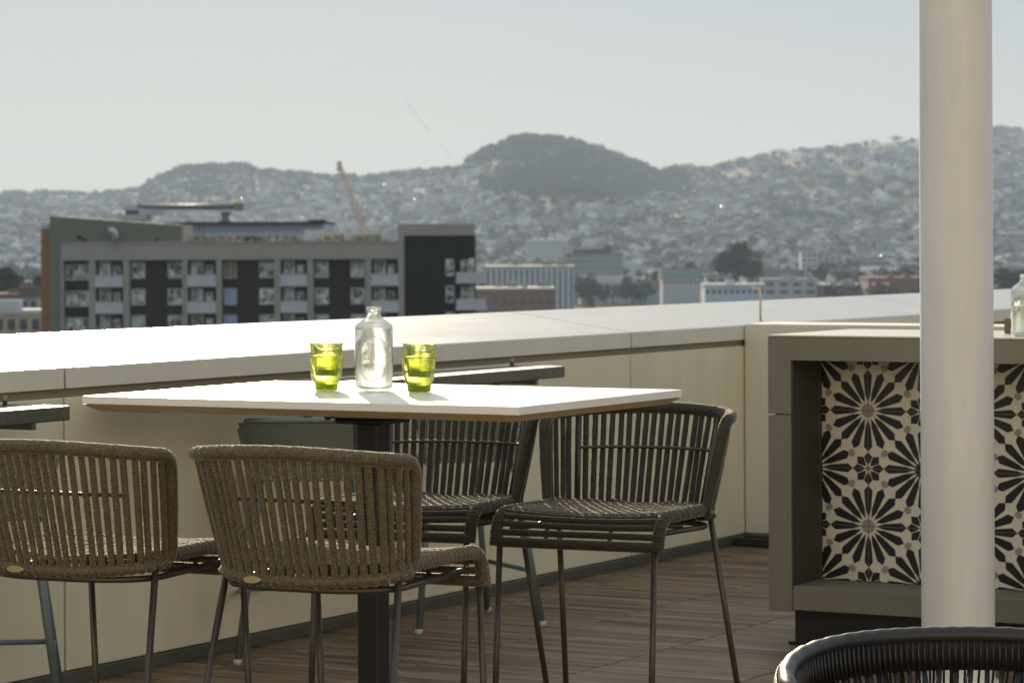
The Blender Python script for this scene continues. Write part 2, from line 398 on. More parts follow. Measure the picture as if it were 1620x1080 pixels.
def tile_shapes():
    """polygons of one 2x2 repeat in tile units: star A at 0,0 / star B at 1,1 / flower C at 1,0 and 0,1"""
    out = []
    def rot(ps, a, c): return [(c[0] + x*math.cos(a) - y*math.sin(a), c[1] + x*math.sin(a) + y*math.cos(a)) for x, y in ps]
    def starA(c):
        for k in range(16):
            out.append((rot([(.145,0),(.29,-.050),(.62,-.079),(.712,0),(.62,.079),(.29,.050)], k*PI/8, c), 1, 1))
        out.append((rot([(.122*math.cos(i*PI/8), .122*math.sin(i*PI/8)) for i in range(16)], PI/16, c), 2, 2))
    def starB(c):
        for k in range(16):
            out.append((rot([(.10,-.018),(.115,-.021),(.17,-.012),(.30,-.051),(.62,-.079),(.712,0),(.62,.079),(.30,.051),(.17,.012),(.115,.021),(.10,.018)], k*PI/8, c), 1, 1))
        out.append((rot([(.11*math.cos(i*PI/8), .11*math.sin(i*PI/8)) for i in range(16)], 0, c), 1, 2))
    def flowC(c):
        for k in range(8):
            out.append((rot([(.055,0),(.12,-.044),(.205,-.078),(.29,0),(.205,.078),(.12,.044)], k*PI/4, c), 1, 1))
        out.append((rot([(.05*math.cos(i*PI/4), .05*math.sin(i*PI/4)) for i in range(8)], PI/8, c), 2, 3))
    for i in range(0, 2):
        for j in range(0, 2):
            if i % 2 == 0 and j % 2 == 0: starA((i, j))
            elif i % 2 and j % 2: starB((i, j))
            else: flowC((i, j))
            for (hx, hy, an) in ((.735,.305,1.0),(.305,.735,.57)):
                for sx in (1, -1):
                    for sy in (1, -1):
                        if i % 2 == 0 and j % 2 == 0:
                            a = math.atan2(hy*sy, hx*sx) + PI/2 + (.5 if hx > hy else -.5) * sx * sy
                            out.append((rot([(.075,0),(.04,.055),(-.04,.055),(-.075,0),(-.04,-.055),(.04,-.055)], a, (i+hx*sx, j+hy*sy)), 2, 4))
    return out
TS = .2045
def tile_panel(x0, z1, nx, nz, w_tot, h_tot):
    """front at local y = RD+.02; vertical tile lines start at x0 (a B star line)"""
    m = MB(); y = RD + .018
    xa = FW + .007
    m.box((xa, y, ZB + FW), (x0 + w_tot, y + .02, ZB + FW + h_tot), mi=3)
    shapes = tile_shapes(); gap = .0075
    for i in range(nx):
        for j in range(-1, nz):
            ci, cj = i, j            # tile spans [i,i+1]x[j,j+1] (tile units), pattern offset so that x0 is a B column
            X0, X1 = i + gap, i + 1 - gap; Y0, Y1 = j + gap, j + 1 - gap
            X1 = min(X1, w_tot / TS); X0 = max(X0, (xa - x0) / TS)
            Y0 = max(Y0, (ZB + FW - z1) / TS)
            Y1 = min(Y1, (ZB + FW + h_tot - z1) / TS)
            if X1 <= X0 or Y1 <= Y0: continue
            def put(poly, mi, lay):
                yy = y - .0006 - lay * .0004
                m.add([(x0 + px_ * TS, yy, z1 + pz * TS) for px_, pz in poly], [tuple(range(len(poly)))], mi)
            put([(X0,Y0),(X1,Y0),(X1,Y1),(X0,Y1)], 0, 0)
            for poly, mi, lay in shapes:
                for sx, sz in [(p, q_) for p in range(-2, 20, 2) for q_ in range(-4, 8, 2)]:
                    q = [(a + sx - 1, b + sz - 1) for a, b in poly]      # tile corner 0,0 is a B star
                    if max(a for a, b in q) < X0 or min(a for a, b in q) > X1 or max(b for a, b in q) < Y0 or min(b for a, b in q) > Y1: continue
                    c = clip(q, X0, X1, Y0, Y1)
                    if len(c) >= 3: put(c, mi, lay)
    return m
# z of the B star nearest the bottom of the panel
tp = tile_panel(FW - .020, .203, 15, 4, CLn - FW - .01, ZT - ZB - 2 * FW)
tp.build('tile_panel', [cream_t, black_t, grey_t, grout_m], counter)
# things standing on the counter at the right edge

# ------------------------------------------------------------------ round column
colm = MB(); cc = px(1515.5, 900, 9.5)
prof = [(.132, 0), (.132, .012), (.1185, .02), (.1165, .03), (.1165, 4.2)]
colm.lathe(prof, 96); colm.lathe([(.124, 0), (.124, .02)], 64)
col_paint = mat('white_column_paint', (.80, .785, .73), .35, var=.04, vscale=2.5, bump=.06, bscale=14); weather(col_paint, .10, (6, 6, 1), .2, 3)
colm.build('round_column', col_paint, loc=(cc.x, cc.y, 0),
           props=('tall round white column standing in front of the tiled counter', 'column'))
# ================================================================== TABLE
TN = Vector((.013, 6.673, 0))                    # near corner of the table top
TR = math.atan2(.877, .48) - PI / 2              # local +Y of the table = away from the camera
table = empty('dining_table', TN, TR, 'rectangular white table with plywood edge on a black pedestal, carrying the bottle and glasses', 'table')
TL, TW, TH = 1.215, .855, 1.05
top_m = mat('white_laminate', (.84, .83, .80), .3, var=.03, vscale=6, bump=.04, bscale=20)
ply_m = mat('plywood_edge', (.66, .56, .38), .55, col2=(.46, .36, .22), vscale=3, stretch=(3, 3, 160))
m = MB(); m.box((-TL, 0, TH - .0195), (0, TW, TH), bev=.0015); m.build('table_top', top_m, table)
m = MB()                                       # plywood core, undercut towards its lower face
a, e = .001, .028
vs = [(-TL+a, a, TH-.0205), (-a, a, TH-.0205), (-a, TW-a, TH-.0205), (-TL+a, TW-a, TH-.0205), (-TL+e, e, TH-.036), (-e, e, TH-.036), (-e, TW-e, TH-.036), (-TL+e, TW-e, TH-.036)]
m.add(vs, [(0,1,2,3), (7,6,5,4), (0,4,5,1), (1,5,6,2), (2,6,7,3), (3,7,4,0)]); m.build('plywood_core', ply_m, table)
blk = mat('black_powder_coat', (.012, .013, .017), .42, bump=.1, bscale=400)
m = MB(); cx, cy = -TL / 2 - .044, TW / 2 + .01
m.box((cx - .030, cy - .030, .012), (cx + .030, cy + .030, TH - .0765), bev=.004); m.build('pedestal', blk, table)
m = MB(); m.box((cx - .092, cy - .092, TH - .062), (cx + .092, cy + .092, TH - .0365), bev=.006); m.box((cx - .07, cy - .07, TH - .076), (cx + .07, cy + .07, TH - .0625), bev=.005)
for sx in (-1, 1):
    for sy in (-1, 1): m.tube([(cx + sx*.08, cy + sy*.08, TH - .066), (cx + sx*.08, cy + sy*.08, TH - .0615)], .007, 10)
m.build('mounting_plate', blk, table)
m = MB(); m.box((cx - .28, cy - .28, 0.001), (cx + .28, cy + .28, .011), bev=.003); m.build('base_plate', blk, table)

# ================================================================== ROPE BAR CHAIRS
def rope_mat(name, c1, c2):
    m = bpy.data.materials.new(name); m.use_nodes = True; t = m.node_tree; b = t.nodes['Principled BSDF']
    tc = t.nodes.new('ShaderNodeTexCoord')
    n = t.nodes.new('ShaderNodeTexNoise'); n.inputs['Scale'].default_value = 260; n.inputs['Detail'].default_value = 3
    v = t.nodes.new('ShaderNodeTexVoronoi'); v.inputs['Scale'].default_value = 230
    t.links.new(tc.outputs['Object'], n.inputs[0]); t.links.new(tc.outputs['Object'], v.inputs[0])
    r = t.nodes.new('ShaderNodeValToRGB'); r.color_ramp.elements[0].position = .35; r.color_ramp.elements[1].position = .65
    r.color_ramp.elements[0].color = (*c2, 1); r.color_ramp.elements[1].color = (*c1, 1)
    t.links.new(n.outputs[0], r.inputs[0]); t.links.new(r.outputs[0], b.inputs['Base Color'])
    b.inputs['Roughness'].default_value = .8; b.inputs['Sheen Weight'].default_value = .8; b.inputs['Sheen Roughness'].default_value = .3; b.inputs['Sheen Tint'].default_value = (1, .93, .78, 1)
    bp = t.nodes.new('ShaderNodeBump'); bp.inputs['Strength'].default_value = .8; bp.inputs['Distance'].default_value = .0015
    t.links.new(v.outputs[0], bp.inputs['Height']); t.links.new(bp.outputs[0], b.inputs['Normal'])
    return m
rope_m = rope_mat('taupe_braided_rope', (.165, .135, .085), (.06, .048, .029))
rope_dk = rope_mat('shaded_braided_rope', (.048, .044, .031), (.019, .018, .012))  # same rope, with the shade on the far chairs put into its colour
frame_m = mat('taupe_metal_tube', (.065, .056, .042), .35, metal=.3)
brass_m = mat('brass_tag', (.55, .47, .28), .35, metal=.8)
PIT = .0085
def braid(arc, ph):
    c = math.cos(ph)
    return 1 + .10 * math.sin(2 * PI * (arc / PIT + abs(c) * 1.1)) + .02 * math.sin(arc * 90)
def wrap(arc, ph): return 1 + .055 * math.sin(2 * PI * (arc / .0062 + math.sin(ph) * .25)) + .02 * math.sin(2 * PI * arc / .05)
def seg(a, b, n, sag=None):
    out = []
    for i in range(n + 1):
        t = i / n; p = Vector(a).lerp(Vector(b), t)
        if sag: p = p + Vector(sag) * (4 * t * (1 - t))
        out.append(p)
    return out
def plan(t, hw, y0, y1, n=2.7):
    """U shaped plan, t from 0 (right end) to 1 (left end) through the middle of the back"""
    a = PI * t; c, s_ = math.cos(a), math.sin(a)
    return hw * math.copysign(abs(c) ** (2 / n), c), y0 + (y1 - y0) * abs(s_) ** (2 / n)
def even(fn, n):
    """n+1 points spread evenly along a curve fn(0..1)"""
    K = 600; pts = [Vector((*fn(i / K), 0)) for i in range(K + 1)]; d = [0]
    for i in range(K): d.append(d[-1] + (pts[i+1] - pts[i]).length)
    out = []; j = 0
    for i in range(n + 1):
        L = d[-1] * i / n
        while j < K - 1 and d[j+1] < L: j += 1
        t = (L - d[j]) / max(1e-9, d[j+1] - d[j]); out.append(pts[j].lerp(pts[j+1], min(1, t)))
    return out
def make_chair(label):
    t = empty('bar_chair', (0,0,0), 0, label, 'bar chair', 'woven rope bar chairs round the dining table')
    NS = 27
    topc = even(lambda q: plan(q, .264, -.152, -.312), 360); botc = even(lambda q: plan(q, .230, -.092, -.238), 360)
    def zt(q): return .938 + .026 * math.sin(PI * q) ** .8
    def zb(q): return .700 - .024 * math.sin(PI * q) ** .8
    # frame loop: top U, rounded ends, bottom U
    loop = []
    rc = .05
    T = [Vector((p.x, p.y, zt(i / 360))) for i, p in enumerate(topc)]; B = [Vector((p.x, p.y, zb(i / 360))) for i, p in enumerate(botc)]
    loop += T[14:-14]
    def corner(a, ctrl, b, n=14): return [a * (1-q)**2 + ctrl * (2*q*(1-q)) + b * q*q for q in [i / n for i in range(1, n)]]
    lT, lB = T[-1], B[-1]
    loop += corner(T[-15], lT, lT.lerp(lB, .16)); loop += seg(lT.lerp(lB, .16), lT.lerp(lB, .86), 60); loop += corner(lT.lerp(lB, .86), lB, B[-15])
    loop += B[14:-14][::-1]
    rT, rB = T[0], B[0]
    loop += corner(B[14], rB, rB.lerp(rT, .14)); loop += seg(rB.lerp(rT, .14), rB.lerp(rT, .84), 60); loop += corner(rB.lerp(rT, .84), rT, T[14])
    # even spacing of the loop
    d = [0.0]
    for i in range(len(loop)): d.append(d[-1] + (loop[(i+1) % len(loop)] - loop[i]).length)
    n = int(d[-1] / .0026); L2 = []; j = 0
    for i in range(n):
        s_ = d[-1] * i / n
        while d[j+1] < s_: j += 1
        L2.append(loop[j].lerp(loop[(j+1) % len(loop)], (s_ - d[j]) / max(1e-9, d[j+1] - d[j])))
    rl = [.0125 + .004 * min(1, max(0, (p.z - .70) / .12)) for p in L2]
    m = MB(); m.tube(L2, rl, 12, closed=True, rfun=wrap); m.build('rim_wrap', rope_m, t)
    # vertical ropes
    m = MB()
    for k in range(NS):
        q = .052 + .896 * k / (NS - 1)
        i = int(q * 360); a, b = T[i], B[i]
        nrm = Vector((T[max(i-4,0)].y - T[min(i+4,360)].y, T[min(i+4,360)].x - T[max(i-4,0)].x, 0)).normalized()
        jit = rnd.uniform(-.0025, .0025); a = a + Vector((jit, 0, 0)); b = b + Vector((rnd.uniform(-.002, .002), 0, 0))
        path = seg(a + (a - b).normalized() * .012, b - (a - b).normalized() * .012, 118, nrm * rnd.uniform(-.002, .004))
        ref = [nrm] * len(path); ph0 = rnd.random() * PIT
        def rf(arc, ph, L=.3, p0=ph0):
            e = min(1, abs(arc - .012) / .025, abs(arc - (.30)) / .025) if False else 1
            return braid(arc + p0, ph)
        m.tube(path, .0083, 10, rfun=rf, ref=ref, flat=.72)
        # loop where the rope goes round the rim
        for c, dirn in ((a, (a - b).normalized()), (b, (b - a).normalized())):
            lp = [c + nrm * (.0118 * math.cos(w_)) + dirn * (.0118 * math.sin(w_)) for w_ in [(-.5 + w2 / 10) * PI + PI / 2 for w2 in range(11)]]
            tn = (T[min(i+4,360)] - T[max(i-4,0)]).normalized()
            m.tube(lp, .0085, 8, ref=[tn] * 11, flat=1.0, rfun=lambda arc, ph: (1 + .06 * math.sin(2*PI*arc/.006)) * (1 - .45 * abs(math.cos(ph))))
    m.build('backrest_weave', rope_m, t)
    # inner support bar
    m = MB(); pts = []
    for i in range(70, 291, 4):
        p = T[i].lerp(B[i], .37); c = Vector((p.x, p.y, 0)); pts.append(Vector((p.x * .975, p.y + .012, p.z)))
    pts = pts
    m.tube(pts, .0046, 10); 
    for i in (70, 290):
        a, b = T[i], B[i]; m.tube([Vector((a.x*.975, a.y + .012, a.z - .01)), Vector((b.x*.975, b.y + .012, b.z + .01))], .0055, 10)
    m.build('support_bar', frame_m, t)
    # seat: strands across the width laid over a side profile that drops at the front
    prof = []
    for i in range(20): prof.append((-.225 + .40 * i / 19, .712 + .006 * i / 19))
    for i in range(1, 9):
        a = i / 8 * PI / 2; prof.append((.175 + .062 * math.sin(a), .718 - .062 * (1 - math.cos(a))))
    prof.append((.241, .646)); prof.append((.243, .634))
    P2 = [Vector((0, y, z)) for y, z in prof]; dd = [0]
    for i in range(len(P2) - 1): dd.append(dd[-1] + (P2[i+1] - P2[i]).length)
    def at(L):
        j = 0
        while j < len(dd) - 2 and dd[j+1] < L: j += 1
        return P2[j].lerp(P2[j+1], (L - dd[j]) / (dd[j+1] - dd[j]))
    m = MB(); L = .010; k = 0
    while L < dd[-1] - .004:
        p = at(L); p2 = at(L + .002); tg = (p2 - p).normalized(); nr = Vector((0, -tg.z, tg.y))
        hw = .214 + .012 * min(1, max(0, (p.y + .2) / .4))
        dy = min(.999, max(0, (-p.y - .092 + .012) / .140)); hw = min(hw, .222 * (1 - dy ** 2.7) ** (1 / 2.7))
        path = seg((-hw, p.y, p.z + rnd.uniform(-.001, .001)), (hw, p.y, p.z + rnd.uniform(-.001, .001)), 130, -nr * .010)
        ph0 = rnd.random() * PIT
        m.tube(path, .0088, 8, rfun=lambda arc, ph, p0=ph0: braid(arc + p0, ph), ref=nr, flat=.75)
        skip = .0195 if L < dd[-1] - .085 else .0245
        L += skip + rnd.uniform(-.0006, .0006); k += 1
    m.build('seat_weave', rope_m, t)
    for sx in (-1, 1):
        m = MB(); pts = []
        n = int(dd[-1] / .0026)
        for i in range(n + 1):
            p = at(dd[-1] * i / n); hw = .217 + .012 * min(1, max(0, (p.y + .2) / .4)); pts.append(Vector((sx * hw, p.y, p.z - .006)))
        pts = [p for p in pts if p.y > -.155]; m.tube(pts, .0160, 12, rfun=lambda arc, ph: 1 + .07 * math.sin(2*PI*(arc/.0098 + ph/(2*PI))) + .03 * math.sin(2*PI*arc/.0195))
        m.build('seat_side_rail', rope_m, t)
    m = MB(); p = P2[-1]
    m.tube(seg((-.224, p.y - .004, p.z + .004), (.224, p.y - .004, p.z + .004), 170), .0135, 12, rfun=lambda arc, ph: 1 + .06 * math.sin(2*PI*(arc/.0098 + ph/(2*PI)))); m.build('front_rail', rope_m, t)
    # under-seat frame
    m = MB(); ring = [Vector((.205, .19, .668))] + [Vector((p.x * .93, p.y * .98, .660)) for p in botc[10:351:8]] + [Vector((-.205, .19, .668))]
    m.tube(ring, .0075, 10)
    for x in (-.09, .09): m.tube([(x, -.235, .664), (x, .17, .700), (x * 1.0, .222, .672), (x, .232, .645)], .006, 8)
    m.tube([(-.2, .0, .672), (.2, .0, .672)], .0075, 10)
    m.build('seat_frame', frame_m, t)
    for sx in (-1, 1):
        m = MB(); m.tube([(sx*.218, .236, .66), (sx*.22, .285, .012)], .0082, 14); m.tube([(sx*.22, .285, 0.001), (sx*.22, .285, .014)], .011, 14); m.build('leg', frame_m, t)
        m = MB(); m.tube([(sx*.222, -.150, .682), (sx*.268, -.315, .012)], .0082, 14); m.tube([(sx*.268, -.315, 0.001), (sx*.268, -.315, .014)], .011, 14); m.build('leg', frame_m, t)
    m = MB(); z = .17
    fl = lambda sx: Vector((sx*.2195, .273, z)); bl = lambda sx: Vector((sx*.2505, -.276, z))
    m.tube([fl(-1), fl(1)], .0075, 10); m.tube([fl(-1), bl(-1)], .006, 10); m.tube([fl(1), bl(1)], .006, 10); m.build('footrest', frame_m, t)
    # oval maker tag on the lower back rim
    i = 232; p = B[i]; nrm = Vector((p.x * .5, -1, 0)).normalized(); tn = Vector((-nrm.y, nrm.x, 0))
    m = MB(); c = p + nrm * .020; rr = [(.024 * math.cos(a * PI / 12), .0085 * math.sin(a * PI / 12)) for a in range(24)]
    vs = [c + tn * x + Vector((0, 0, z_)) for x, z_ in rr] + [c + nrm * .002 + tn * (x * .9) + Vector((0, 0, z_ * .85)) for x, z_ in rr]
    m.add(vs, [tuple(range(24, 48))] + [(k, (k+1) % 24, (k+1) % 24 + 24, k + 24) for k in range(24)]); m.build('metal_tag', brass_m, t)
    return t
def rz_of(dx, dy): return math.atan2(dy, dx) - PI / 2      # heading: local +Y points along (dx, dy)
chB = make_chair('rope bar chair seen whole from behind, in front of the black pedestal')
chB.location = (-.382, 6.75, 0); chB.rotation_euler = (0, 0, rz_of(.454, .891))
chA = dup(chB, (-.948, 6.99, 0), rz_of(.44, .898), 'rope bar chair, back to the viewer, cut off by the left edge')
chC = dup(chB, (-.245, 8.15, 0), rz_of(-.35, -.937), 'rope bar chair beyond the table, half hidden by pedestal and table edge')
chD = dup(chB, (.262, 7.89, 0), rz_of(-.42, -.907), 'rope bar chair beyond the table\'s right corner, open seat facing the viewer')

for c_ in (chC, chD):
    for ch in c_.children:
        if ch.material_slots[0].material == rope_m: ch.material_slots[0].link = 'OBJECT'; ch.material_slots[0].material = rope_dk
# ================================================================== BOTTLE AND GLASSES
def glass_mat(name, col, ior=1.47, rough=0.0, clear=0.0, tint=None):
    m = bpy.data.materials.new(name); m.use_nodes = True; t = m.node_tree
    t.nodes.remove(t.nodes['Principled BSDF']); out = t.nodes['Material Output']
    g_ = t.nodes.new('ShaderNodeBsdfGlass'); g_.inputs['Color'].default_value = (*col, 1); g_.inputs['IOR'].default_value = ior; g_.inputs['Roughness'].default_value = rough
    if clear:
        tr = t.nodes.new('ShaderNodeBsdfTransparent'); tr.inputs['Color'].default_value = (*(tint or col), 1)
        mx = t.nodes.new('ShaderNodeMixShader'); mx.inputs[0].default_value = clear
        t.links.new(g_.outputs[0], mx.inputs[1]); t.links.new(tr.outputs[0], mx.inputs[2]); t.links.new(mx.outputs[0], out.inputs[0])
    else: t.links.new(g_.outputs[0], out.inputs[0])
    return m
clear_g = glass_mat('clear_glass', (.97, .98, .97), 1.45, clear=.35)
water_m = glass_mat('water', (.99, 1, .99), 1.33, clear=.35)
green_g = glass_mat('green_glass', (.97, .98, .93), 1.45, clear=.25, tint=(.97, .98, .93))
ab = green_g.node_tree.nodes.new('ShaderNodeVolumeAbsorption'); ab.inputs['Color'].default_value = (.76, .80, .0, 1); ab.inputs['Density'].default_value = 165
green_g.node_tree.links.new(ab.outputs[0], green_g.node_tree.nodes['Material Output'].inputs['Volume'])
emb_m = bpy.data.materials.new('frosted_relief_glass'); emb_m.use_nodes = True
b_ = emb_m.node_tree.nodes['Principled BSDF']; b_.inputs['Base Color'].default_value = (.93, .93, .9, 1); b_.inputs['Roughness'].default_value = .22; b_.inputs['Transmission Weight'].default_value = .45; b_.inputs['IOR'].default_value = 1.45
def on_table(x, y): # point on the table top seen at a photo position
    yc = (y - 383) + ROLL * (x - 810); Z = F * (CH - TH) / yc; p = px(x, y, Z); return Vector((p.x, p.y, TH + .0008))
def bottle_prof_out():
    r = .0475
    return [(.0, .003), (.030, .003), (.036, .0), (.044, .001), (.0468, .005), (r, .012), (r, .157), (.0462, .163), (.042, .168), (.033, .175), (.024, .181), (.0195, .186), (.0172, .192), (.0165, .199), (.0172, .2005), (.0185, .202), (.0185, .209), (.0172, .2105)]
def bottle_prof_in(top=True):
    r = .0445
    base = [(.0, .0075), (.030, .0075), (.038, .009), (.0425, .012), (r, .018), (r, .155), (.0432, .161), (.039, .1655), (.031, .172), (.0215, .1785), (.0165, .185), (.0145, .192), (.0142, .2095), (.0155, .2108)]
    return base
def sprig(c, ry, out_r=.0485):
    """raised oval and a leafy sprig moulded on the glass; returns tubes as (points, radius) on the cylinder"""
    res = []
    def on(x, z): # x: arc offset, z height -> point on front of bottle
        a = -PI / 2 + ry + x / .0475; return Vector((out_r * math.cos(a), out_r * math.sin(a), z))
    zc = .083
    for rx, rz_, r in ((.041, .055, .0017), (.036, .050, .0012)):
        res.append(([on(rx * math.cos(k * PI / 32), zc + rz_ * math.sin(k * PI / 32)) for k in range(65)], r))
    rr = random.Random(3)
    res.append(([on(-.003 + .002 * math.sin(k * .8), zc - .032 + k * .0062) for k in range(11)], .0014))
    for k in range(13):
        z0 = zc - .012 + k * .0036; s_ = 1 if k % 2 else -1; L = .014 - .0005 * k + rr.uniform(-.002, .003)
        res.append(([on(-.003 + s_ * L * q, z0 + L * .9 * q + .004 * math.sin(q * 3)) for q in (0, .25, .5, .75, 1)], .0011))
        res.append(([on(-.003 + s_ * L * (.4 + .4 * q), z0 + L * .5 + .008 * q) for q in (0, .5, 1)], .0006))
    res.append(([on(-.004 + .008 * math.cos(k * PI / 8 + PI), zc - .036 + .007 * math.sin(k * PI / 8 + PI)) for k in range(9)], .0010))
    res.append(([on(-.011 + .002 * math.sin(k), zc - .034 + k * .006) for k in range(5)], .0007)); res.append(([on(.005 + .002 * math.sin(k + 2), zc - .034 + k * .006) for k in range(5)], .0007))
    return res
def make_bottle(loc, ry, label, scale=1.0, emblem=True, fill=.158):
    t = empty('water_bottle', loc, 0, label, 'bottle'); t.scale = (scale,) * 3
    po = bottle_prof_out(); pi_ = bottle_prof_in()
    m = MB(); m.lathe(po + pi_[::-1], 72); 
    if emblem:
        m2 = MB()
        for pts, r in sprig(None, ry, .0482): m2.tube(pts, r, 6)
        m2.build('embossed_emblem', emb_m, t)
    m.build('glass_body', clear_g, t)
    m = MB(); wp = [(max(0, r - .0003), z + .0003) for r, z in pi_ if z < fill]; last = wp[-1]
    wp += [(last[0], fill), (last[0] * .96, fill - .0005), (0, fill - .0005)]
    m.lathe(wp, 72); m.build('water', water_m, t)
    return t
bp_ = on_table(592, 619.5); 
make_bottle(bp_, math.atan2(bp_.x, bp_.y) * -1 - .05, 'clear glass water bottle with a moulded oval sprig emblem, between the green tumblers')
def tumbler(parent_loc, rz, label):
    t = empty('green_tumbler', parent_loc, rz, label, 'tumbler', 'green glass tumblers stacked in pairs on the table')
    o = [(0, .002), (.022, .002), (.0245, 0), (.027, .002), (.0272, .012), (.029, .018), (.033, .027), (.0358, .038), (.0375, .052), (.0392, .0755), (.0400, .0765), (.0400, .0785)]
    i = [(0, .0155), (.016, .0158), (.0225, .018), (.0275, .024), (.0315, .034), (.0340, .046), (.0362, .0765), (.0385, .0787)]
    m = MB(); m.lathe(o + i[::-1], 64); m.build('glass_body', green_g, t); return t
for (x, y, side, tilt) in ((516.5, 617.5, 'left', .0), (663, 620, 'right', .02)):
    p = on_table(x, y)
    a = tumbler(p, 0, 'lower green glass tumbler of the stacked pair standing %s of the water bottle' % side)
    a.scale = (1.09,) * 3
    b = tumbler(p + Vector((0, 0, .0362)), 1.0, 'upper green glass tumbler nested in the pair %s of the water bottle' % side)
    b.rotation_euler = (tilt, tilt * .8, 1.0); b.scale = (1.045,) * 3
# on the counter at the right edge
cz = ZT + .002
cp = px(1622, 519, 10.15); make_bottle((cp.x, cp.y, cz), 0, 'clear glass bottle on the counter top cut off by the right edge', 1.0, False, .1)
cp = px(1606, 519, 10.45); m = MB(); m.box((-.03, -.03, 0), (.02, .03, .051), bev=.002); m.box((-.026, -.026, .051), (.016, .026, .0525))
m.build('condiment_box', mat('brown_box', (.14, .12, .08), .6), loc=(cp.x, cp.y, cz), rz=GRID, props=('small square brown box on the counter top beside the glass bottle', 'box'))

# ================================================================== BLUE-GREY METAL STOOLS AT THE LEDGE
blue_m = mat('blue_grey_metal', (.12, .16, .17), .38, metal=.0, var=.08, vscale=20, bump=.05, bscale=200)
panel_m = mat('grey_green_sheet', (.13, .145, .12), .4, var=.08, vscale=10)
foot_m = mat('pale_plastic_foot', (.45, .45, .42), .5)
def make_stool(label):
    t = empty('metal_bar_stool', (0,0,0), 0, label, 'bar stool', 'blue-grey metal bar stools along the parapet ledge')
    c = lambda sx, sy, z: Vector((sx * (.165 + .085 * (1 - z / .62)), sy * (.165 + .075 * (1 - z / .62)), z))
    for sx in (-1, 1):
        for sy in (-1, 1):
            m = MB(); m.tube([c(sx, sy, .62), c(sx, sy, .012)], .0125, 12); l = m.build('leg', blue_m, t)
            m = MB(); p = c(sx, sy, .0); m.tube([p + Vector((0,0,.001)), p + Vector((0,0,.022))], .0145, 12); m.build('foot_cap', foot_m, l)
    m = MB()
    def q(sx, sy): return c(sx, sy, .205)
    for a, b in (((-1,-1),(-1,1)), ((1,-1),(1,1)), ((-1,1),(1,1))): m.tube([q(*a), q(*b)], .0085, 10)
    m.build('footrest', blue_m, t)
    m = MB(); N = 14; vs = []; fs = []
    for i in range(N + 1):
        for j in range(N + 1):
            x = -.2 + .4 * i / N; y = -.2 + .4 * j / N
            z = .635 - .018 * (1 - (x / .2) ** 2) * (1 - (y / .2) ** 2) - (.02 * max(0, (j - 11) / 3) ** 2)
            vs.append((x, y, z)); 
    for i in range(N):
        for j in range(N): a = i * (N+1) + j; fs.append((a, a + N + 1, a + N + 2, a + 1))
    n0 = len(vs); vs += [(x, y, z - .01) for x, y, z in vs]; fs += [tuple(k + n0 for k in f[::-1]) for f in fs]
    edge = [i * (N+1) for i in range(N+1)] + [N * (N+1) + j for j in range(1, N+1)] + [i * (N+1) + N for i in range(N-1, -1, -1)] + [j for j in range(N-1, 0, -1)]
    for k in range(len(edge)): a, b = edge[k], edge[(k+1) % len(edge)]; fs.append((a, a + n0, b + n0, b))
    m.add(vs, fs, 0, True); m.build('seat', blue_m, t)
    # low curved back: sheet between two bent tubes
    m = MB(); K = 16; vs = []; fs = []
    def bk(i, zz, off=0.0):
        a = -1 + 2 * i / K; x = a * .225; y = -.235 + .055 * a * a - off - (zz - .61) * .12; return (x * (.84 + (zz - .61) * 1.15), y, zz)
    rows = [.615, .66, .72, .78, .815]
    for off in (0, .004):
        for zz in rows:
            for i in range(K + 1): vs.append(bk(i, zz, off))
    W2 = K + 1; H2 = len(rows)
    for r_ in range(H2 - 1):
        for i in range(K):
            a = r_ * W2 + i; fs.append((a, a + W2, a + W2 + 1, a + 1)); b = a + W2 * H2; fs.append((b, b + 1, b + W2 + 1, b + W2))
    m.add(vs, fs, 0, True); m.build('backrest', panel_m, t)
    m = MB(); pts = [Vector(c(-1, -1, .60))] + [Vector(bk(0, z)) for z in (.62, .7, .79)] + [Vector(bk(i, .822)) for i in range(1, K)] + [Vector(bk(K, z)) for z in (.79, .7, .62)] + [Vector(c(1, -1, .60))]
    m.tube(pts, .0095, 10); m.build('back_frame', blue_m, t)
    return t
st3 = make_stool('blue-grey metal stool at the ledge, seen through the slats of the half hidden rope chair')
st3.location = (-.223, 11.08, 0); st3.rotation_euler = (0, 0, math.atan2(.43, .90))
dup(st3, (-.715, 10.27, 0), math.atan2(.13, .99), 'blue-grey metal stool whose panel back shows under the table, left of the pedestal')
dup(st3, (-1.60, 8.86, 0), math.atan2(.15, .99), 'blue-grey metal stool with rounded back behind the leftmost rope chair')

# ================================================================== BLACK CORD LOUNGE CHAIR, BOTTOM RIGHT
blk_cord = mat('black_cord', (.016, .016, .020), .38, bump=.2, bscale=500)
lc = empty('cord_armchair', (.95, 6.0, 0), R(8), 'low black cord armchair with thick rolled rim at the bottom right corner', 'armchair')
def rim(t): # closed rim curve in plan, t 0..1 from right arm front round the back to left arm front; dips towards the arm fronts
    a = PI * (-.12 + 1.24 * t)
    x = .40 * math.cos(a); y = .36 * math.sin(a) * (-1) * (-1); f = max(0, -math.sin(a) )
    z = .575 - .055 * (1 - math.sin(max(0, min(PI, a)))) ** 1.5 - .12 * f
    return Vector((x, y, z))
K = 220; RP = [rim(i / K) for i in range(K + 1)]
m = MB(); m.tube(RP, .019, 16, rfun=lambda arc, ph: 1 + .035 * math.sin(2 * PI * arc / .006)); m.build('rolled_rim', blk_cord, lc)
m = MB()     # dense woven band just under the rim
vs = []; fs = []
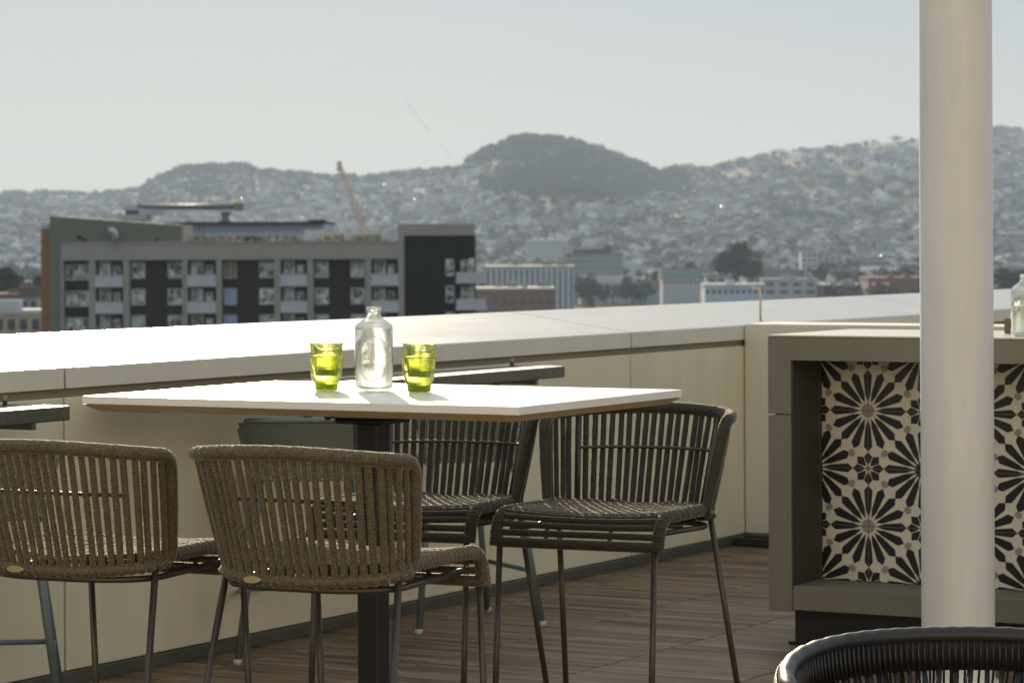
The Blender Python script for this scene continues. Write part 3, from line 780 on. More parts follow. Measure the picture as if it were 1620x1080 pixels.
for i in range(K + 1):
    p = RP[i]; c = Vector((0, .0, 0)); d = Vector((p.x, p.y, 0)).normalized()
    for off in (.007, -.007):
        vs.append(p + d * (-.004 + off)); vs.append(p + d * (-.012 + off) - Vector((0, 0, .072)))
for i in range(K):
    a = i * 4; fs += [(a, a+4, a+5, a+1), (a+2, a+3, a+7, a+6), (a+1, a+5, a+7, a+3)]
m.add(vs, fs, 0, True)
for i in range(2, K - 1, 2):
    p = RP[i]; d = Vector((p.x, p.y, 0)).normalized(); m.tube([p - Vector((0,0,.008)) - d * .013, p - d * .021 - Vector((0, 0, .072))], .0032, 6)
m.build('woven_band', blk_cord, lc)
m = MB(); LB = []
for i in range(K + 1):
    p = RP[i]; LB.append(Vector((p.x * .80, p.y * .80 + .02, .335)))
for i in range(4, K - 3, 5):
    p = RP[i]; d = Vector((p.x, p.y, 0)).normalized(); j = min(K, max(0, i + (3 if i % 2 else -1)))
    m.tube([p - d * .013 - Vector((0, 0, .065)), LB[j]], .0058, 8)
    m.tube([p + d * .020, p + d * .034 - Vector((0,0,.05)), LB[j] + d * .03], .0032, 6)
for i in range(2, K - 1, 2):
    p = RP[i]; d = Vector((p.x, p.y, 0)).normalized(); m.tube([p + d * .019 + Vector((0,0,.004)), p + d * .040 - Vector((0, 0, .055)), LB[min(K, i+2)] + d * .035], .0028, 6)
m.build('back_cords', blk_cord, lc)
m = MB(); m.tube(LB, .012, 12); m.tube([LB[0], LB[-1]], .012, 12); m.build('lower_ring', blk_cord, lc)
m = MB()
for k in range(24):
    x = -.29 + .58 * k / 23; y1 = .02 + .29 * math.sqrt(max(0, 1 - (x / .325) ** 2)); m.tube([(x, -.09, .34), (x, (y1 - .09) / 2, .325), (x, y1, .338)], .006, 6)
m.build('seat_cords', blk_cord, lc)
for sx in (-1, 1):
    for sy, yb in ((-1, -.08), (1, .22)):
        m = MB(); m.tube([(sx * .26, yb, .335), (sx * .31, yb + sy * .06, .002)], .010, 12); m.build('leg', blk_cord, lc)
# ================================================================== THE FAR GROUND
GZ = -27.0
ground_m = mat('city_ground', (.085, .085, .075), 1.0, spec=.03, var=.5, vscale=.012, col2=(.05, .055, .04))
vs = [(-9000, -300, GZ), (9000, -300, GZ), (9000, 12000, GZ), (-9000, 12000, GZ)]
m = MB(); m.add(vs, [(0,1,2,3)]); m.build('ground', ground_m)['kind'] = 'structure'

RID = [(-300,330),(-120,312),(0,308),(60,306),(110,309),(150,306),(195,306),(225,302),(240,290),(262,282),(283,271),(330,266),(380,265),(400,270),(440,275),(500,281),(545,283),(600,283),(640,278),(660,274),(730,271),(742,258),(770,243),(800,230),(830,223),(870,225),(900,230),(930,237),(960,249),(1000,264),(1030,274),(1045,280),(1060,274),(1085,272),(1120,272),(1150,264),(1200,255),(1240,245),(1300,242),(1350,237),(1400,228),(1456,223),(1500,216),(1573,208),(1620,214),(1700,220),(1900,250)]
def interp(tab, x):
    if x <= tab[0][0]: return tab[0][1]
    for (a, b), (c, d) in zip(tab, tab[1:]):
        if x <= c: return b + (d - b) * (x - a) / (c - a)
    return tab[-1][1]
RDI = [(-300,5400),(215,5300),(240,4700),(640,4900),(740,4500),(830,4300),(960,4300),(1050,4700),(1150,4800),(1456,4900),(1900,5000)]
from mathutils import noise as mnoise
def terrain(x, Y):
    """height at the bearing of photo column x and distance Y"""
    Rr = interp(RDI, x); zr = CH - (interp(RID, x) - 383) * Rr / F
    Y0 = 2450 + 250 * math.sin(x * .004)
    if Y <= Y0: return GZ
    s = (Y - Y0) / (Rr - Y0)
    if s <= 1: h = (zr - GZ) * (s ** 1.35 * .75 + .25 * s * s * (3 - 2 * s))
    else: h = (zr - GZ) * max(0, 1 - (s - 1) * 1.1)
    X = (x - 810) * Y / F
    amp = 26 * math.sin(PI * min(1, s)) if s < 1 else 0
    h += amp * mnoise.noise(Vector((X * .0022, Y * .0016, 3.1))) + amp * .45 * mnoise.noise(Vector((X * .007, Y * .004, 9.1)))
    return GZ + max(0, h)
def wxyz(x, Y, dz=0): return Vector(((x - 810) * Y / F, Y, terrain(x, Y) + dz))
m = MB(); NX = 400; NY = 110; xs = [-1400 + (4300 * i / NX) for i in range(NX + 1)]; ys = [2350 + (6300 - 2350) * (j / NY) for j in range(NY + 1)]
vs = [wxyz(x, y, -.5 if y < 2500 else .02) for y in ys for x in xs]
fs = [(j*(NX+1)+i, j*(NX+1)+i+1, (j+1)*(NX+1)+i+1, (j+1)*(NX+1)+i) for j in range(NY) for i in range(NX)]
hill_m = mat('dry_hillside', (.105, .115, .085), .95, spec=.05, col2=(.055, .07, .055), vscale=.012)
m.add(vs, fs, 0, True); m.build('hills', hill_m)['kind'] = 'structure'
# the far summit that rises behind the right-hand ridge
m = MB(); far = [(1480,240),(1520,222),(1560,206),(1578,201),(1600,204),(1625,209),(1680,214),(1800,232),(1950,262)]
vs = []
for k, (Y, q) in enumerate(((5100, .45), (5600, .8), (6100, 1.0), (6900, .55))):
    for x, y in far:
        z = CH - (y - 383) * 6100 / F; vs.append(((x - 810) * 6100 / F + mnoise.noise(Vector((x*.1, k, 0))) * 30, Y, GZ + (z - GZ) * q))
n = len(far); fs = [(j*n+i, j*n+i+1, (j+1)*n+i+1, (j+1)*n+i) for j in range(3) for i in range(n-1)]
m.add(vs, fs, 0, True); m.build('far_hill', hill_m)['kind'] = 'structure'

# ------------------------------------------------------------------ trees
leaf_m = mat('far_foliage', (.045, .058, .036), .95, spec=.1, var=.5, vscale=.2)
leaf_dk = mat('dark_foliage', (.032, .040, .025), .95, spec=.1, var=.4, vscale=.3)
trunk_m = mat('trunk_bark', (.09, .075, .06), .9)
def crown_data(rn, n, w=1.0, h=1.0, leaf=.13, lobes=7, base=.25):
    """leaf faces gathered in clumps through the crown volume of a tree one unit tall"""
    V_ = []; F_ = []
    C_ = [(rn.uniform(-.32, .32) * w, rn.uniform(-.32, .32) * w, base + (h - base) * rn.uniform(.25, .88), rn.uniform(.14, .26) * w) for _ in range(lobes)]
    for k in range(n):
        cx_, cy_, cz_, cr = C_[k % lobes]
        d = Vector((rn.gauss(0, 1), rn.gauss(0, 1), rn.gauss(0, 1))).normalized() * cr * rn.uniform(.45, 1.05)
        p = Vector((cx_, cy_, cz_)) + Vector((d.x, d.y, d.z * .85))
        a = Vector((rn.gauss(0,1), rn.gauss(0,1), rn.gauss(0,1))).normalized(); b = a.cross(Vector((rn.gauss(0,1), rn.gauss(0,1), rn.gauss(0,1)))).normalized()
        s_ = leaf * rn.uniform(.6, 1.3); o = len(V_)
        V_ += [tuple(p - a * s_), tuple(p + b * s_ * .7), tuple(p + a * s_), tuple(p - b * s_ * .7)]; F_.append((o, o+1, o+2, o+3))
    return V_, F_
def tree_mesh(name, rn, n, **kw):
    m = MB(); v, f = crown_data(rn, n, **kw); m.add(v, f, 0)
    m.tube([(0,0,-.05), (.01,0,.25), (0,.02,.6)], [.035, .025, .012], 6, mi=1)
    for q in range(4):
        a = q * 1.7; m.tube([(0,0,.25), (.12*math.cos(a), .12*math.sin(a), .45), (.2*math.cos(a), .2*math.sin(a), .6)], [.018, .012, .006], 5, mi=1)
    return m
TM = [tree_mesh('t', random.Random(k), 110, w=.9 + .5 * (k % 3), h=1.0, lobes=6 + k % 3, leaf=.10, base=.15 + .1 * (k % 2)) for k in range(5)]
TMC = tree_mesh('c', random.Random(77), 90, w=.45, h=1.15, lobes=8, leaf=.08)     # tall narrow conifer-like
TM.append(TMC)

# ------------------------------------------------------------------ houses
wall_cols = [(.44,.47,.48),(.34,.36,.36),(.28,.31,.34),(.68,.73,.76),(.30,.27,.26),(.26,.33,.38),(.38,.38,.34)]
roof_cols = [(.12,.11,.10),(.15,.11,.09),(.09,.09,.10),(.33,.33,.34)]
hw_m = [mat('house_wall', c, .8, var=.15, vscale=.4) for c in wall_cols]
hr_m = [mat('house_roof', c, .95, spec=.1, var=.2, vscale=.6) for c in roof_cols]
win_m = mat('window_glass', (.04, .05, .055), .12)
glint_m = mat('glint_metal', (.75, .74, .70), .3, metal=1.0)
HM = hw_m + hr_m + [win_m, glint_m]; NW = len(hw_m); NR = len(hr_m); WI = NW + NR; GI = WI + 1
def house_geo(m, rn, W_, D_, H_, kind, wi, ri, M, glint=False):
    """a house: walls with window faces, gabled, hipped or flat roof; added to builder m with material slots of HM"""
    w_, d_ = W_/2, D_/2; T_ = lambda ps: [M @ Vector(p) for p in ps]
    m.add(T_([(-w_,-d_,-4),(w_,-d_,-4),(w_,d_,-4),(-w_,d_,-4),(-w_,-d_,H_),(w_,-d_,H_),(w_,d_,H_),(-w_,d_,H_)]), [(0,1,5,4),(1,2,6,5),(2,3,7,6),(3,0,4,7)] + ([(4,5,6,7)] if kind == 2 else []), wi)
    e = .5
    if kind == 0:
        rh = D_ * .28; m.add(T_([(-w_-e,-d_-e,H_-.2),(w_+e,-d_-e,H_-.2),(w_+e,d_+e,H_-.2),(-w_-e,d_+e,H_-.2),(-w_-e,0,H_+rh),(w_+e,0,H_+rh)]), [(0,1,5,4),(2,3,4,5),(0,4,3),(1,2,5)], ri)
    elif kind == 1:
        rh = W_ * .22; m.add(T_([(-w_-e,-d_-e,H_-.2),(w_+e,-d_-e,H_-.2),(w_+e,d_+e,H_-.2),(-w_-e,d_+e,H_-.2),(0,-d_-e,H_+rh),(0,d_+e,H_+rh)]), [(0,4,5,3),(1,2,5,4)], ri)
        m.add(T_([(-w_,-d_,H_),(w_,-d_,H_),(0,-d_,H_+rh-.2)]), [(0,1,2)], wi)
    else:
        m.add(T_([(-w_-.1,-d_-.1,H_),(w_+.1,-d_-.1,H_),(w_+.1,d_+.1,H_),(-w_-.1,d_+.1,H_),(-w_-.1,-d_-.1,H_+.6),(w_+.1,-d_-.1,H_+.6),(w_+.1,d_+.1,H_+.6),(-w_-.1,d_+.1,H_+.6)]), [(0,1,5,4),(1,2,6,5),(2,3,7,6),(3,0,4,7),(4,5,6,7)], ri)
    ns = max(1, int(H_ / 3)); nw = max(2, int(W_ / 3.2))
    for i in range(ns):
        for j in range(nw):
            if rn.random() < .25: continue
            x = -w_ + W_ * (j + .5) / nw; z = H_ * (i + .35) / ns; a = rn.uniform(.5, .9)
            m.add(T_([(x-a,-d_-.05,z),(x+a,-d_-.05,z),(x+a,-d_-.05,z+1.4),(x-a,-d_-.05,z+1.4)]), [(0,1,2,3)], WI)
    if glint:   # small metal panel added and tilted to glint the sun at the viewer
        P = M @ Vector((0, 0, H_ + 1.5)); view = (Vector((0, 0, CH)) - P).normalized(); hn = (view + sd).normalized()
        hn = (hn + Vector((rn.uniform(-.02,.02), rn.uniform(-.02,.02), 0))).normalized(); a = hn.orthogonal().normalized(); b = hn.cross(a); s_ = rn.uniform(.2, .42)
        m.add([P + hn*.6 + a*s_, P + hn*.6 + b*s_, P + hn*.6 - a*s_, P + hn*.6 - b*s_, P - Vector((0,0,1.6))], [(0,1,2,3),(1,0,4),(2,1,4),(3,2,4),(0,3,4)], GI)
def forest(x, Y, y):
    """0..1: how wooded a bearing/elevation is; the summit and its flank are woods, the right has wooded belts"""
    n = mnoise.noise(Vector((x * .02, y * .05, 1.7)))
    f = .24 + .35 * n
    if 725 < x < 1045 and y < interp([(725,268),(780,262),(960,268),(1045,276)], x): f = 1.0
    if ((x - 925) / 165) ** 2 + ((y - 292) / 34) ** 2 < 1 + .4 * n: f = .97
    if ((x - 1335) / 130) ** 2 + ((y - 322) / 40) ** 2 < 1 + .5 * n: f = max(f, .74)
    if x > 1560 and 290 < y < 380: f = max(f, .6)
    if x < 240 and y < 322: f = .93
    if 240 <= x < 725 and y < interp(RID, x) + 12: f = .7
    if 290 < x < 350 and y < 315: f = .85
    if x > 1100 and y < interp(RID, x) + 26: f = .45 if n > -.1 else 2.0   # open grass near the right ridge
    return f
rn = random.Random(5)
house_spots = []; tree_spots = []
def ypix(x, Y): return 383 - (terrain(x, Y) - CH) * F / Y
N_TRY = 9500
for k in range(N_TRY):
    x = rn.uniform(-160, 1780); s_ = rn.random() ** .85
    Rr = interp(RDI, x); Y = 2300 + (Rr - 2300) * s_
    y = ypix(x, Y); f = forest(x, Y, y)
    if f > 1.5:
        if rn.random() < .06: tree_spots.append((x, Y))
        continue
    if rn.random() < f: tree_spots.append((x, Y))
    elif rn.random() < .9: house_spots.append((x, Y))
for k in range(3600):     # the slopes go on beyond both edges of the view
    x = rn.choice((rn.uniform(-1350, -160), rn.uniform(1780, 2750))); Rr = interp(RDI, x); Y = 2300 + (Rr - 2300) * rn.random() ** .85
    (tree_spots if rn.random() < .35 else house_spots).append((x, Y))
for k in range(900):      # woods need more trees
    x = rn.uniform(725, 1100); Y = rn.uniform(3300, interp(RDI, x)); y = ypix(x, Y)
    if forest(x, Y, y) > .9: tree_spots.append((x, Y))
for k in range(330):      # skyline trees
    x = rn.uniform(-60, 1650)
    if (x > 1080 and rn.random() < .8) or mnoise.noise(Vector((x*.03, 0, 5))) < -.25: continue
    tree_spots.append((x, interp(RDI, x) - rn.uniform(0, 60)))
for k in range(160):
    x = rn.choice((rn.uniform(730, 1040), rn.uniform(0, 300), rn.uniform(240, 400))); tree_spots.append((x, interp(RDI, x) - rn.uniform(-10, 50), rn.uniform(9, 15)))
REG = [(70,'at the left edge of the picture'),(400,'above the green corner of the apartment house'),(620,'above the apartment house roof'),(760,'above the dark tower'),(880,'above the pale blue slotted building'),(1000,'above the glassy office building'),(1110,'left of the great spreading tree'),(1220,'behind the great spreading tree'),(1300,'near the narrow white tower'),(1465,'just left of the column'),(2000,'right of the column')]
def region(x):
    for a, s_ in REG:
        if x < a: return s_
def inframe(x): return -20 < x < 1640 and not 1462 < x < 1568
house_spots.sort(key=lambda p: p[1] + (0 if inframe(p[0]) else 9000)); tree_spots.sort(key=lambda p: p[1] + (0 if inframe(p[0]) else 9000))
# individual houses: twelve patterns, then copies
protos = []
for k in range(14):
    m = MB(); kind = k % 3
    house_geo(m, rn, rn.uniform(11, 17), rn.uniform(9, 13), rn.uniform(5, 8.5), kind, rn.choice([0,1,2,3,3,0,4,5,6]), NW + rn.randrange(NR), Matrix.Identity(4))
    protos.append(m)
HN = 290
pobj = []
LH = ['pale gabled house', 'grey front-gabled house', 'flat-roofed house']
for k, m in enumerate(protos):
    pobj.append(m.build('hillside_house', HM)); 
for i, (x, Y) in enumerate(house_spots[:HN]):
    k = i % len(pobj); o = pobj[k] if i < len(pobj) else pobj[k].copy()
    if i >= len(pobj): COL.objects.link(o)
    p = wxyz(x, Y); o.location = p; o.rotation_euler = (0, 0, rn.uniform(-.5, .5)); o.scale = (rn.uniform(.8, 1.3), 1, rn.uniform(.8, 1.25))
    tag(o, '%s %s %s on the hillside %s' % ('small' if o.scale.x < 1.1 else 'wide', ('pale','tan','grey')[k % 3 if k < 7 else (k + 1) % 3], ('gabled house','front-gabled house','flat-roofed house')[k % 3], region(x)), 'house', 'small houses on the hillside')
m = MB()
for i, (x, Y) in enumerate(house_spots[HN:]):
    p = wxyz(x, Y); M_ = Matrix.Translation(p) @ Matrix.Rotation(rn.uniform(-.6, .6), 4, 'Z')
    house_geo(m, rn, rn.uniform(7, 14), rn.uniform(7, 11), rn.uniform(4, 7.5), rn.randrange(3), rn.choice([0,1,2,3,3,0,4,5,6]), NW + rn.randrange(NR), M_, rn.random() < .02)
tag(m.build('hillside_houses', HM), 'countless pale houses covering the hazy hillside up to the ridge', 'houses', kind='stuff')
TN_ = 240
tp_ = [m.build('hillside_tree', [leaf_m, trunk_m]) for m in TM]
for i, (x, Y) in enumerate(tree_spots[:TN_]):
    k = i % len(tp_); o = tp_[k] if i < len(tp_) else tp_[k].copy()
    if i >= len(tp_): COL.objects.link(o)
    h = rn.uniform(8, 15); o.location = wxyz(x, Y, -1); o.rotation_euler = (0, 0, rn.uniform(0, 6)); o.scale = (h * 1.2, h * 1.2, h)
    tag(o, '%s dark %s among hillside houses %s' % ('low' if h < 11 else 'tall', 'narrow tree' if k == 5 else 'round tree', region(x)), 'tree', 'small trees on the hillside')
m = MB()
vv = []; ff = []; mi_ = []
TMA = [(np.array(t.v), t.f, t.m) for t in TM]
off = 0
for i, (x, Y, *hh) in enumerate(tree_spots[TN_:]):
    h = rn.uniform(6, 12) if x > 1100 else rn.uniform(7, 14); h = hh[0] if hh else h; a = rn.uniform(0, 6.28); v, f, mm = TMA[rn.randrange(6) if rn.random() < .5 else rn.randrange(5)]
    Rm = np.array([[math.cos(a), -math.sin(a), 0], [math.sin(a), math.cos(a), 0], [0, 0, 1]]) * np.array([1.15 * h, 1.15 * h, h])[None, :]
    p = wxyz(x, Y, -1); q = v @ Rm.T + np.array(p)
    vv.append(q); ff += [tuple(k + off for k in g_) for g_ in f]; mi_ += mm; off += len(q)
m.v = [tuple(r_) for r_ in np.concatenate(vv)]; m.f = ff; m.m = mi_; m.sm = [False] * len(ff)
tag(m.build('hillside_woods', [leaf_m, trunk_m]), 'dark woods and garden trees spread over the hazy hills', 'woods', kind='stuff')

# ------------------------------------------------------------------ the flat town between the terrace and the hills
def col_m(name, c, **k): return mat(name, c, k.pop('rough', .9), var=.15, vscale=.15, **k)
redbrick = col_m('red_brick', (.20, .075, .055)); brownb = col_m('brown_brick', (.17, .11, .085)); tealr = col_m('teal_roof', (.10, .17, .16)); whitew = col_m('white_render', (.48, .50, .52))
roofgrey = col_m('grey_flat_roof', (.30, .30, .29)); beigew = col_m('beige_render', (.45, .38, .26)); darkroof = col_m('dark_roof', (.05, .05, .05)); bluew = col_m('pale_blue_cladding', (.50, .57, .64)); slotm = col_m('dark_slot', (.06, .07, .085))
def block(name, label, cat, x0, x1, ytop, Y, depth, wall, roof, group=None, winrows=None, parapet=True, zb=GZ, wcol=None, wfrac=.6, roofy=None):
    """flat-roofed building whose front spans photo columns x0..x1 at distance Y, top at photo row ytop"""
    a = px(x0, ytop, Y); b = px(x1, ytop, Y); zt = (a.z + b.z) / 2; c = (a + b) / 2; W_ = b.x - a.x
    t = empty(name, (c.x, Y, zb), 0, label, cat, group); H_ = zt - zb
    wmesh = MB(); wmesh.box((-W_/2, 0, 0), (W_/2, depth, H_))
    m = MB()
    if parapet:
        m.box((-W_/2 - .3, -.3, H_ + .01), (W_/2 + .3, depth + .3, H_ + .7))
        rn_ = random.Random(int(x0 * 7 + Y)); 
        for q in range(rn_.randint(1, 4)):
            ux = rn_.uniform(-W_/2 * .8, W_/2 * .7); uy = rn_.uniform(1, depth * .7); s_ = rn_.uniform(1, 3); m.box((ux, uy, H_ + .7), (ux + s_ * 1.4, uy + s_, H_ + .7 + s_ * .6))
    else: m.add([(-W_/2-.5,-.5,H_),(W_/2+.5,-.5,H_),(W_/2+.5,depth+.5,H_),(-W_/2-.5,depth+.5,H_),(-W_/2-.5,depth/2,H_+depth*.16),(W_/2+.5,depth/2,H_+depth*.16)], [(0,1,5,4),(2,3,4,5),(0,4,3),(1,2,5)])
    m.build('roof', roof, t)
    if winrows:
        nr, ncol, top_off = winrows; rh = 3.4
        for r_ in range(nr):
            z1 = H_ - top_off - r_ * rh
            for q in range(ncol):
                x = -W_/2 + W_ * (q + .5) / ncol; ww = W_ / ncol * wfrac / 2
                if group: wmesh.box((x - ww, -.12, z1 - 1.7), (x + ww, -.001, z1), mi=1)
                else: MB().box((x - ww, -.12, z1 - 1.7), (x + ww, -.001, z1)).build('window', wcol or win_m, t)
    wmesh.build('wall', [wall, wcol or win_m], t)
    return t
# row of ordinary low blocks
rn = random.Random(21)
WM = [whitew, roofgrey, beigew, redbrick, brownb, bluew, hw_m[0], hw_m[2], hw_m[5], hw_m[1], whitew, hw_m[3]]
RM = [roofgrey, darkroof, hr_m[3], hr_m[0], tealr, whitew]
names = {0:'white',1:'grey',2:'beige',3:'red brick',4:'brown brick',5:'pale blue',6:'cream',7:'grey',8:'blue grey',9:'tan',10:'white',11:'white'}
cnt = 0
def TREG(x):
    for a, s_ in ((70,'at the left edge'),(400,'behind the apartment house'),(765,'behind the dark tower'),(890,'near the pale blue slotted building'),(1000,'beside the glassy office building'),(1110,'near the teal roofed hall'),(1220,'below the great spreading tree'),(1300,'near the narrow white tower'),(1380,'near the brown brick row'),(1465,'beside the dark red brick building'),(9999,'right of the column')):
        if x < a: return s_
for row, Y in enumerate((1350, 1480, 1620, 1780, 1960, 2150, 2350)):
    x = -60 + rn.uniform(0, 40)
    while x < 1680:
        wpx = rn.uniform(13, 34) * F / Y * .9
        if not (60 < x + wpx and x < 765 and Y < 1900) and not (1468 < x and x + wpx < 1568):
            wi = rn.randrange(len(WM)); hgt = rn.uniform(5, 11) if rn.random() < .85 else rn.uniform(11, 16)
            ytop = 383 - (GZ + hgt - CH) * F / Y - ROLL * (x - 810)
            block('town_building', '%s %s town building %s, %s row' % ('wide' if wpx > 75 else 'narrow' if wpx < 45 else 'low', names[wi], TREG(x + wpx / 2), ('nearest','second','third','fourth','fifth','sixth','farthest')[row]), 'building', x, x + wpx, ytop, Y + rn.uniform(-30, 30), rn.uniform(14, 26), WM[wi], rn.choice(RM), 'low buildings of the flat town', (max(1, int(hgt / 4)), rn.randint(3, 8), 1.0) if rn.random() < .7 else None, parapet=rn.random() < .75); cnt += 1
        x += wpx + rn.uniform(2, 22)
mt_ = MB()
for k in range(420):      # the town beyond both edges of the view
    x = rn.choice((rn.uniform(-1500, -80), rn.uniform(1700, 2900))); Y = rn.uniform(700, 2400); w_, d_, h_ = rn.uniform(12, 40), rn.uniform(10, 24), rn.uniform(5, 12); c = (x - 810) * Y / F
    mt_.box((c - w_/2, Y, GZ), (c + w_/2, Y + d_, GZ + h_), mi=k % 4)
for k in range(330):
    x = rn.uniform(-1500, 2900); Y = rn.uniform(560, 950); w_, d_, h_ = rn.uniform(12, 34), rn.uniform(10, 22), rn.uniform(3.5, 6.5); c = (x - 810) * Y / F
    mt_.box((c - w_/2, Y, GZ), (c + w_/2, Y + d_, GZ + h_), mi=k % 4)
tag(mt_.build('outer_town', [whitew, beigew, brownb, roofgrey]), 'low blocks of the town spreading beyond both sides of the view', 'buildings', kind='stuff')
# trees of the flat town
tws = []
for k in range(150):
    Y = rn.uniform(1230, 2400); x = rn.uniform(760, 1640) if rn.random() < .8 else rn.uniform(-10, 62)
    tws.append((x, Y))
for (x, Y) in tws:
    o = tp_[rn.randrange(5)].copy(); COL.objects.link(o); h = rn.uniform(8, 15); o.location = ((x - 810) * Y / F, Y, GZ); o.rotation_euler = (0,0,rn.uniform(0,6)); o.scale = (h*1.3, h*1.3, h)
    tag(o, '%s dark tree in the flat town %s' % ('small' if h < 9 else 'mid-sized' if h < 11 else 'tall', TREG(x)), 'tree', 'street trees of the flat town')

def big_tree(x, ytop, Y, wpx, label, lobes=16, n=2600, seed=1, base=.2, leafs=.055, low=False):
    rn_ = random.Random(seed); ztop = CH - (ytop - 383) * Y / F; H_ = ztop - GZ; Wm = wpx * Y / F
    t = empty('broad_tree' if wpx > 50 else 'round_tree', ((x - 810) * Y / F, Y, GZ), 0, label, 'tree')
    k = Wm / H_ * .5
    V_ = []; F_ = []
    L_ = []
    for q in range(lobes):
        a = rn_.uniform(0, 2*PI); r_ = math.sqrt(rn_.random()) * k * .72; zz = (.88 - .30 * (r_ / k) ** 2 - rn_.uniform(0, .6)) if low else .93 - .33 * (r_ / k) ** 2 - rn_.uniform(0, .28); L_.append((r_*math.cos(a), r_*math.sin(a), zz, rn_.uniform(.10, .17) * min(1, k * 2.2) + .03))
    for q in range(n):
        cx_, cy_, cz_, cr = L_[q % lobes]; d = Vector((rn_.gauss(0,1), rn_.gauss(0,1), rn_.gauss(0,1))).normalized() * cr * rn_.uniform(.5, 1.08); d.z *= .7
        p = Vector((cx_, cy_, min(.99, cz_))) + d; a = Vector((rn_.gauss(0,1), rn_.gauss(0,1), rn_.gauss(0,1))).normalized(); b = a.orthogonal().normalized(); s_ = leafs * rn_.uniform(.3, .9) * .6; o = len(V_)
        V_ += [tuple(p - a*s_), tuple(p + b*s_*.7), tuple(p + a*s_), tuple(p - b*s_*.7)]; F_.append((o,o+1,o+2,o+3))
    m = MB(); m.add([(x_*H_, y_*H_, z_*H_) for x_, y_, z_ in V_], F_); m.build('crown', leaf_dk, t)
    m = MB(); m.tube([(0,0,-.5), (.3,0,H_*.25), (0,.2,H_*.5)], [H_*.035, H_*.026, H_*.018], 9)
    for (lx, ly, lz, lr) in L_: m.tube([(0,.1,H_*rn_.uniform(.3,.5)), (lx*H_*.5, ly*H_*.5, H_*(lz*.5+.28)), (lx*H_, ly*H_, H_*lz)], [H_*.014, H_*.009, H_*.004], 6)
    m.build('trunk', trunk_m, t); return t
big_tree(1164, 383, 1250, 90, 'great dark spreading tree rising above the town, left of the column', 20, 4200, 4)
big_tree(1096, 412, 1400, 36, 'small round dark tree just left of the great spreading tree', 12, 2000, 5, low=True)
big_tree(1250, 420, 1500, 34, 'low dark tree to the right of the great spreading tree', 12, 2000, 6, low=True)
big_tree(1598, 414, 1150, 52, 'dark round tree in the town right of the column', 18, 3200, 8, low=True)
big_tree(935, 430, 1300, 75, 'low wide dark tree in front of the glassy office building', 22, 3600, 9, low=True)
big_tree(1000, 434, 1320, 60, 'low wide dark tree right of the glassy office building', 20, 3300, 10, low=True)
for k, (x, yt, wpx) in enumerate(((4, 398, 56), (34, 410, 50), (58, 416, 44), (-25, 404, 60))):
    o = big_tree(x, yt, 620 + k * 25, wpx, ('bushy tree touching the left edge, behind the low pale house','bushy tree in the middle between left edge and apartment building','bushy tree right beside the rust side of the apartment building','bushy tree mostly outside the left edge')[k], 20, 2600, 20 + k, low=True); o['group'] = 'bushy trees left of the apartment building'

# landmark buildings of the town
sb = block('warehouse', 'pale blue building with dark vertical slots behind the dark tower', 'building', 768, 908, 424, 1050, 40, bluew, roofgrey)
H_ = sb.children[0].dimensions.z if False else (px(838, 424, 1050).z - GZ)
W_ = px(908, 424, 1050).x - px(768, 424, 1050).x
for q in range(16): x = -W_/2 + W_ * (q + .5) / 16; MB().box((x - .32, -.1, 1), (x + .32, -.001, H_ - .6)).build('window', slotm, sb)
block('brick_hall', 'low red-brown brick building right of the dark tower', 'building', 748, 876, 459, 900, 30, brownb, roofgrey, None, (2, 9, 2.5), wfrac=.35)
block('office_building', 'glassy grey office building with dark projecting roof slab', 'building', 893, 986, 402, 1500, 30, col_m('grey_green_glass', (.16, .19, .18), rough=.2), darkroof, None, (5, 13, 1.0), wcol=col_m('pale_mullion', (.36,.40,.38)), wfrac=.35)
block('roof_hut', 'dark flat roof slab on top of the glassy office building', 'roof slab', 906, 967, 396, 1510, 20, darkroof, darkroof, zb=CH - (403-383)*1505/F + .5)
block('beige_building', 'low beige building behind the pale blue slotted one', 'building', 840, 892, 414, 1700, 25, beigew, darkroof, None, None)
block('lit_roof_hall', 'long hall with a sunlit cream roof half way to the hill', 'building', 832, 890, 380, 2500, 40, hw_m[1], mat('sunlit_cream_roof', (.8, .74, .6), .5), None, None)
block('pale_tower', 'narrow white residential tower standing over the town', 'building', 1268, 1292, 399, 1900, 16, whitew, roofgrey, None, (6, 3, 1.0))
block('teal_hall', 'long hall with pale front and teal pitched roof', 'building', 1048, 1110, 439, 1250, 22, hw_m[0], tealr, None, (1, 9, 1.0), parapet=False, wfrac=.4)
block('red_brick_building', 'long dark red brick building with lit windows left of the column', 'building', 1374, 1462, 441, 1300, 30, redbrick, redbrick, None, None)
m_ = mat('warm_lit_window', (.8, .62, .4), .4)
for x in (1382, 1398, 1404): 
    p = px(x, 449, 1299.6); m = MB(); m.box((-.9, -.05, -.7), (.9, .05, .7)); m.build('window', m_, [o for o in bpy.data.objects if o.name.startswith('red_brick_building')][0], loc=(p.x - (px(1374,441,1300).x + px(1462,441,1300).x)/2, -.1, p.z - GZ))
block('brick_terrace', 'row of brown brick buildings with flat roofs, right of the great tree', 'building', 1300, 1372, 452, 1330, 25, brownb, roofgrey, None, (2, 10, 1.2))
block('white_shed', 'low white industrial shed in front of the great spreading tree', 'building', 1115, 1210, 452, 1180, 25, bluew, whitew, None, (1, 10, 1.4))
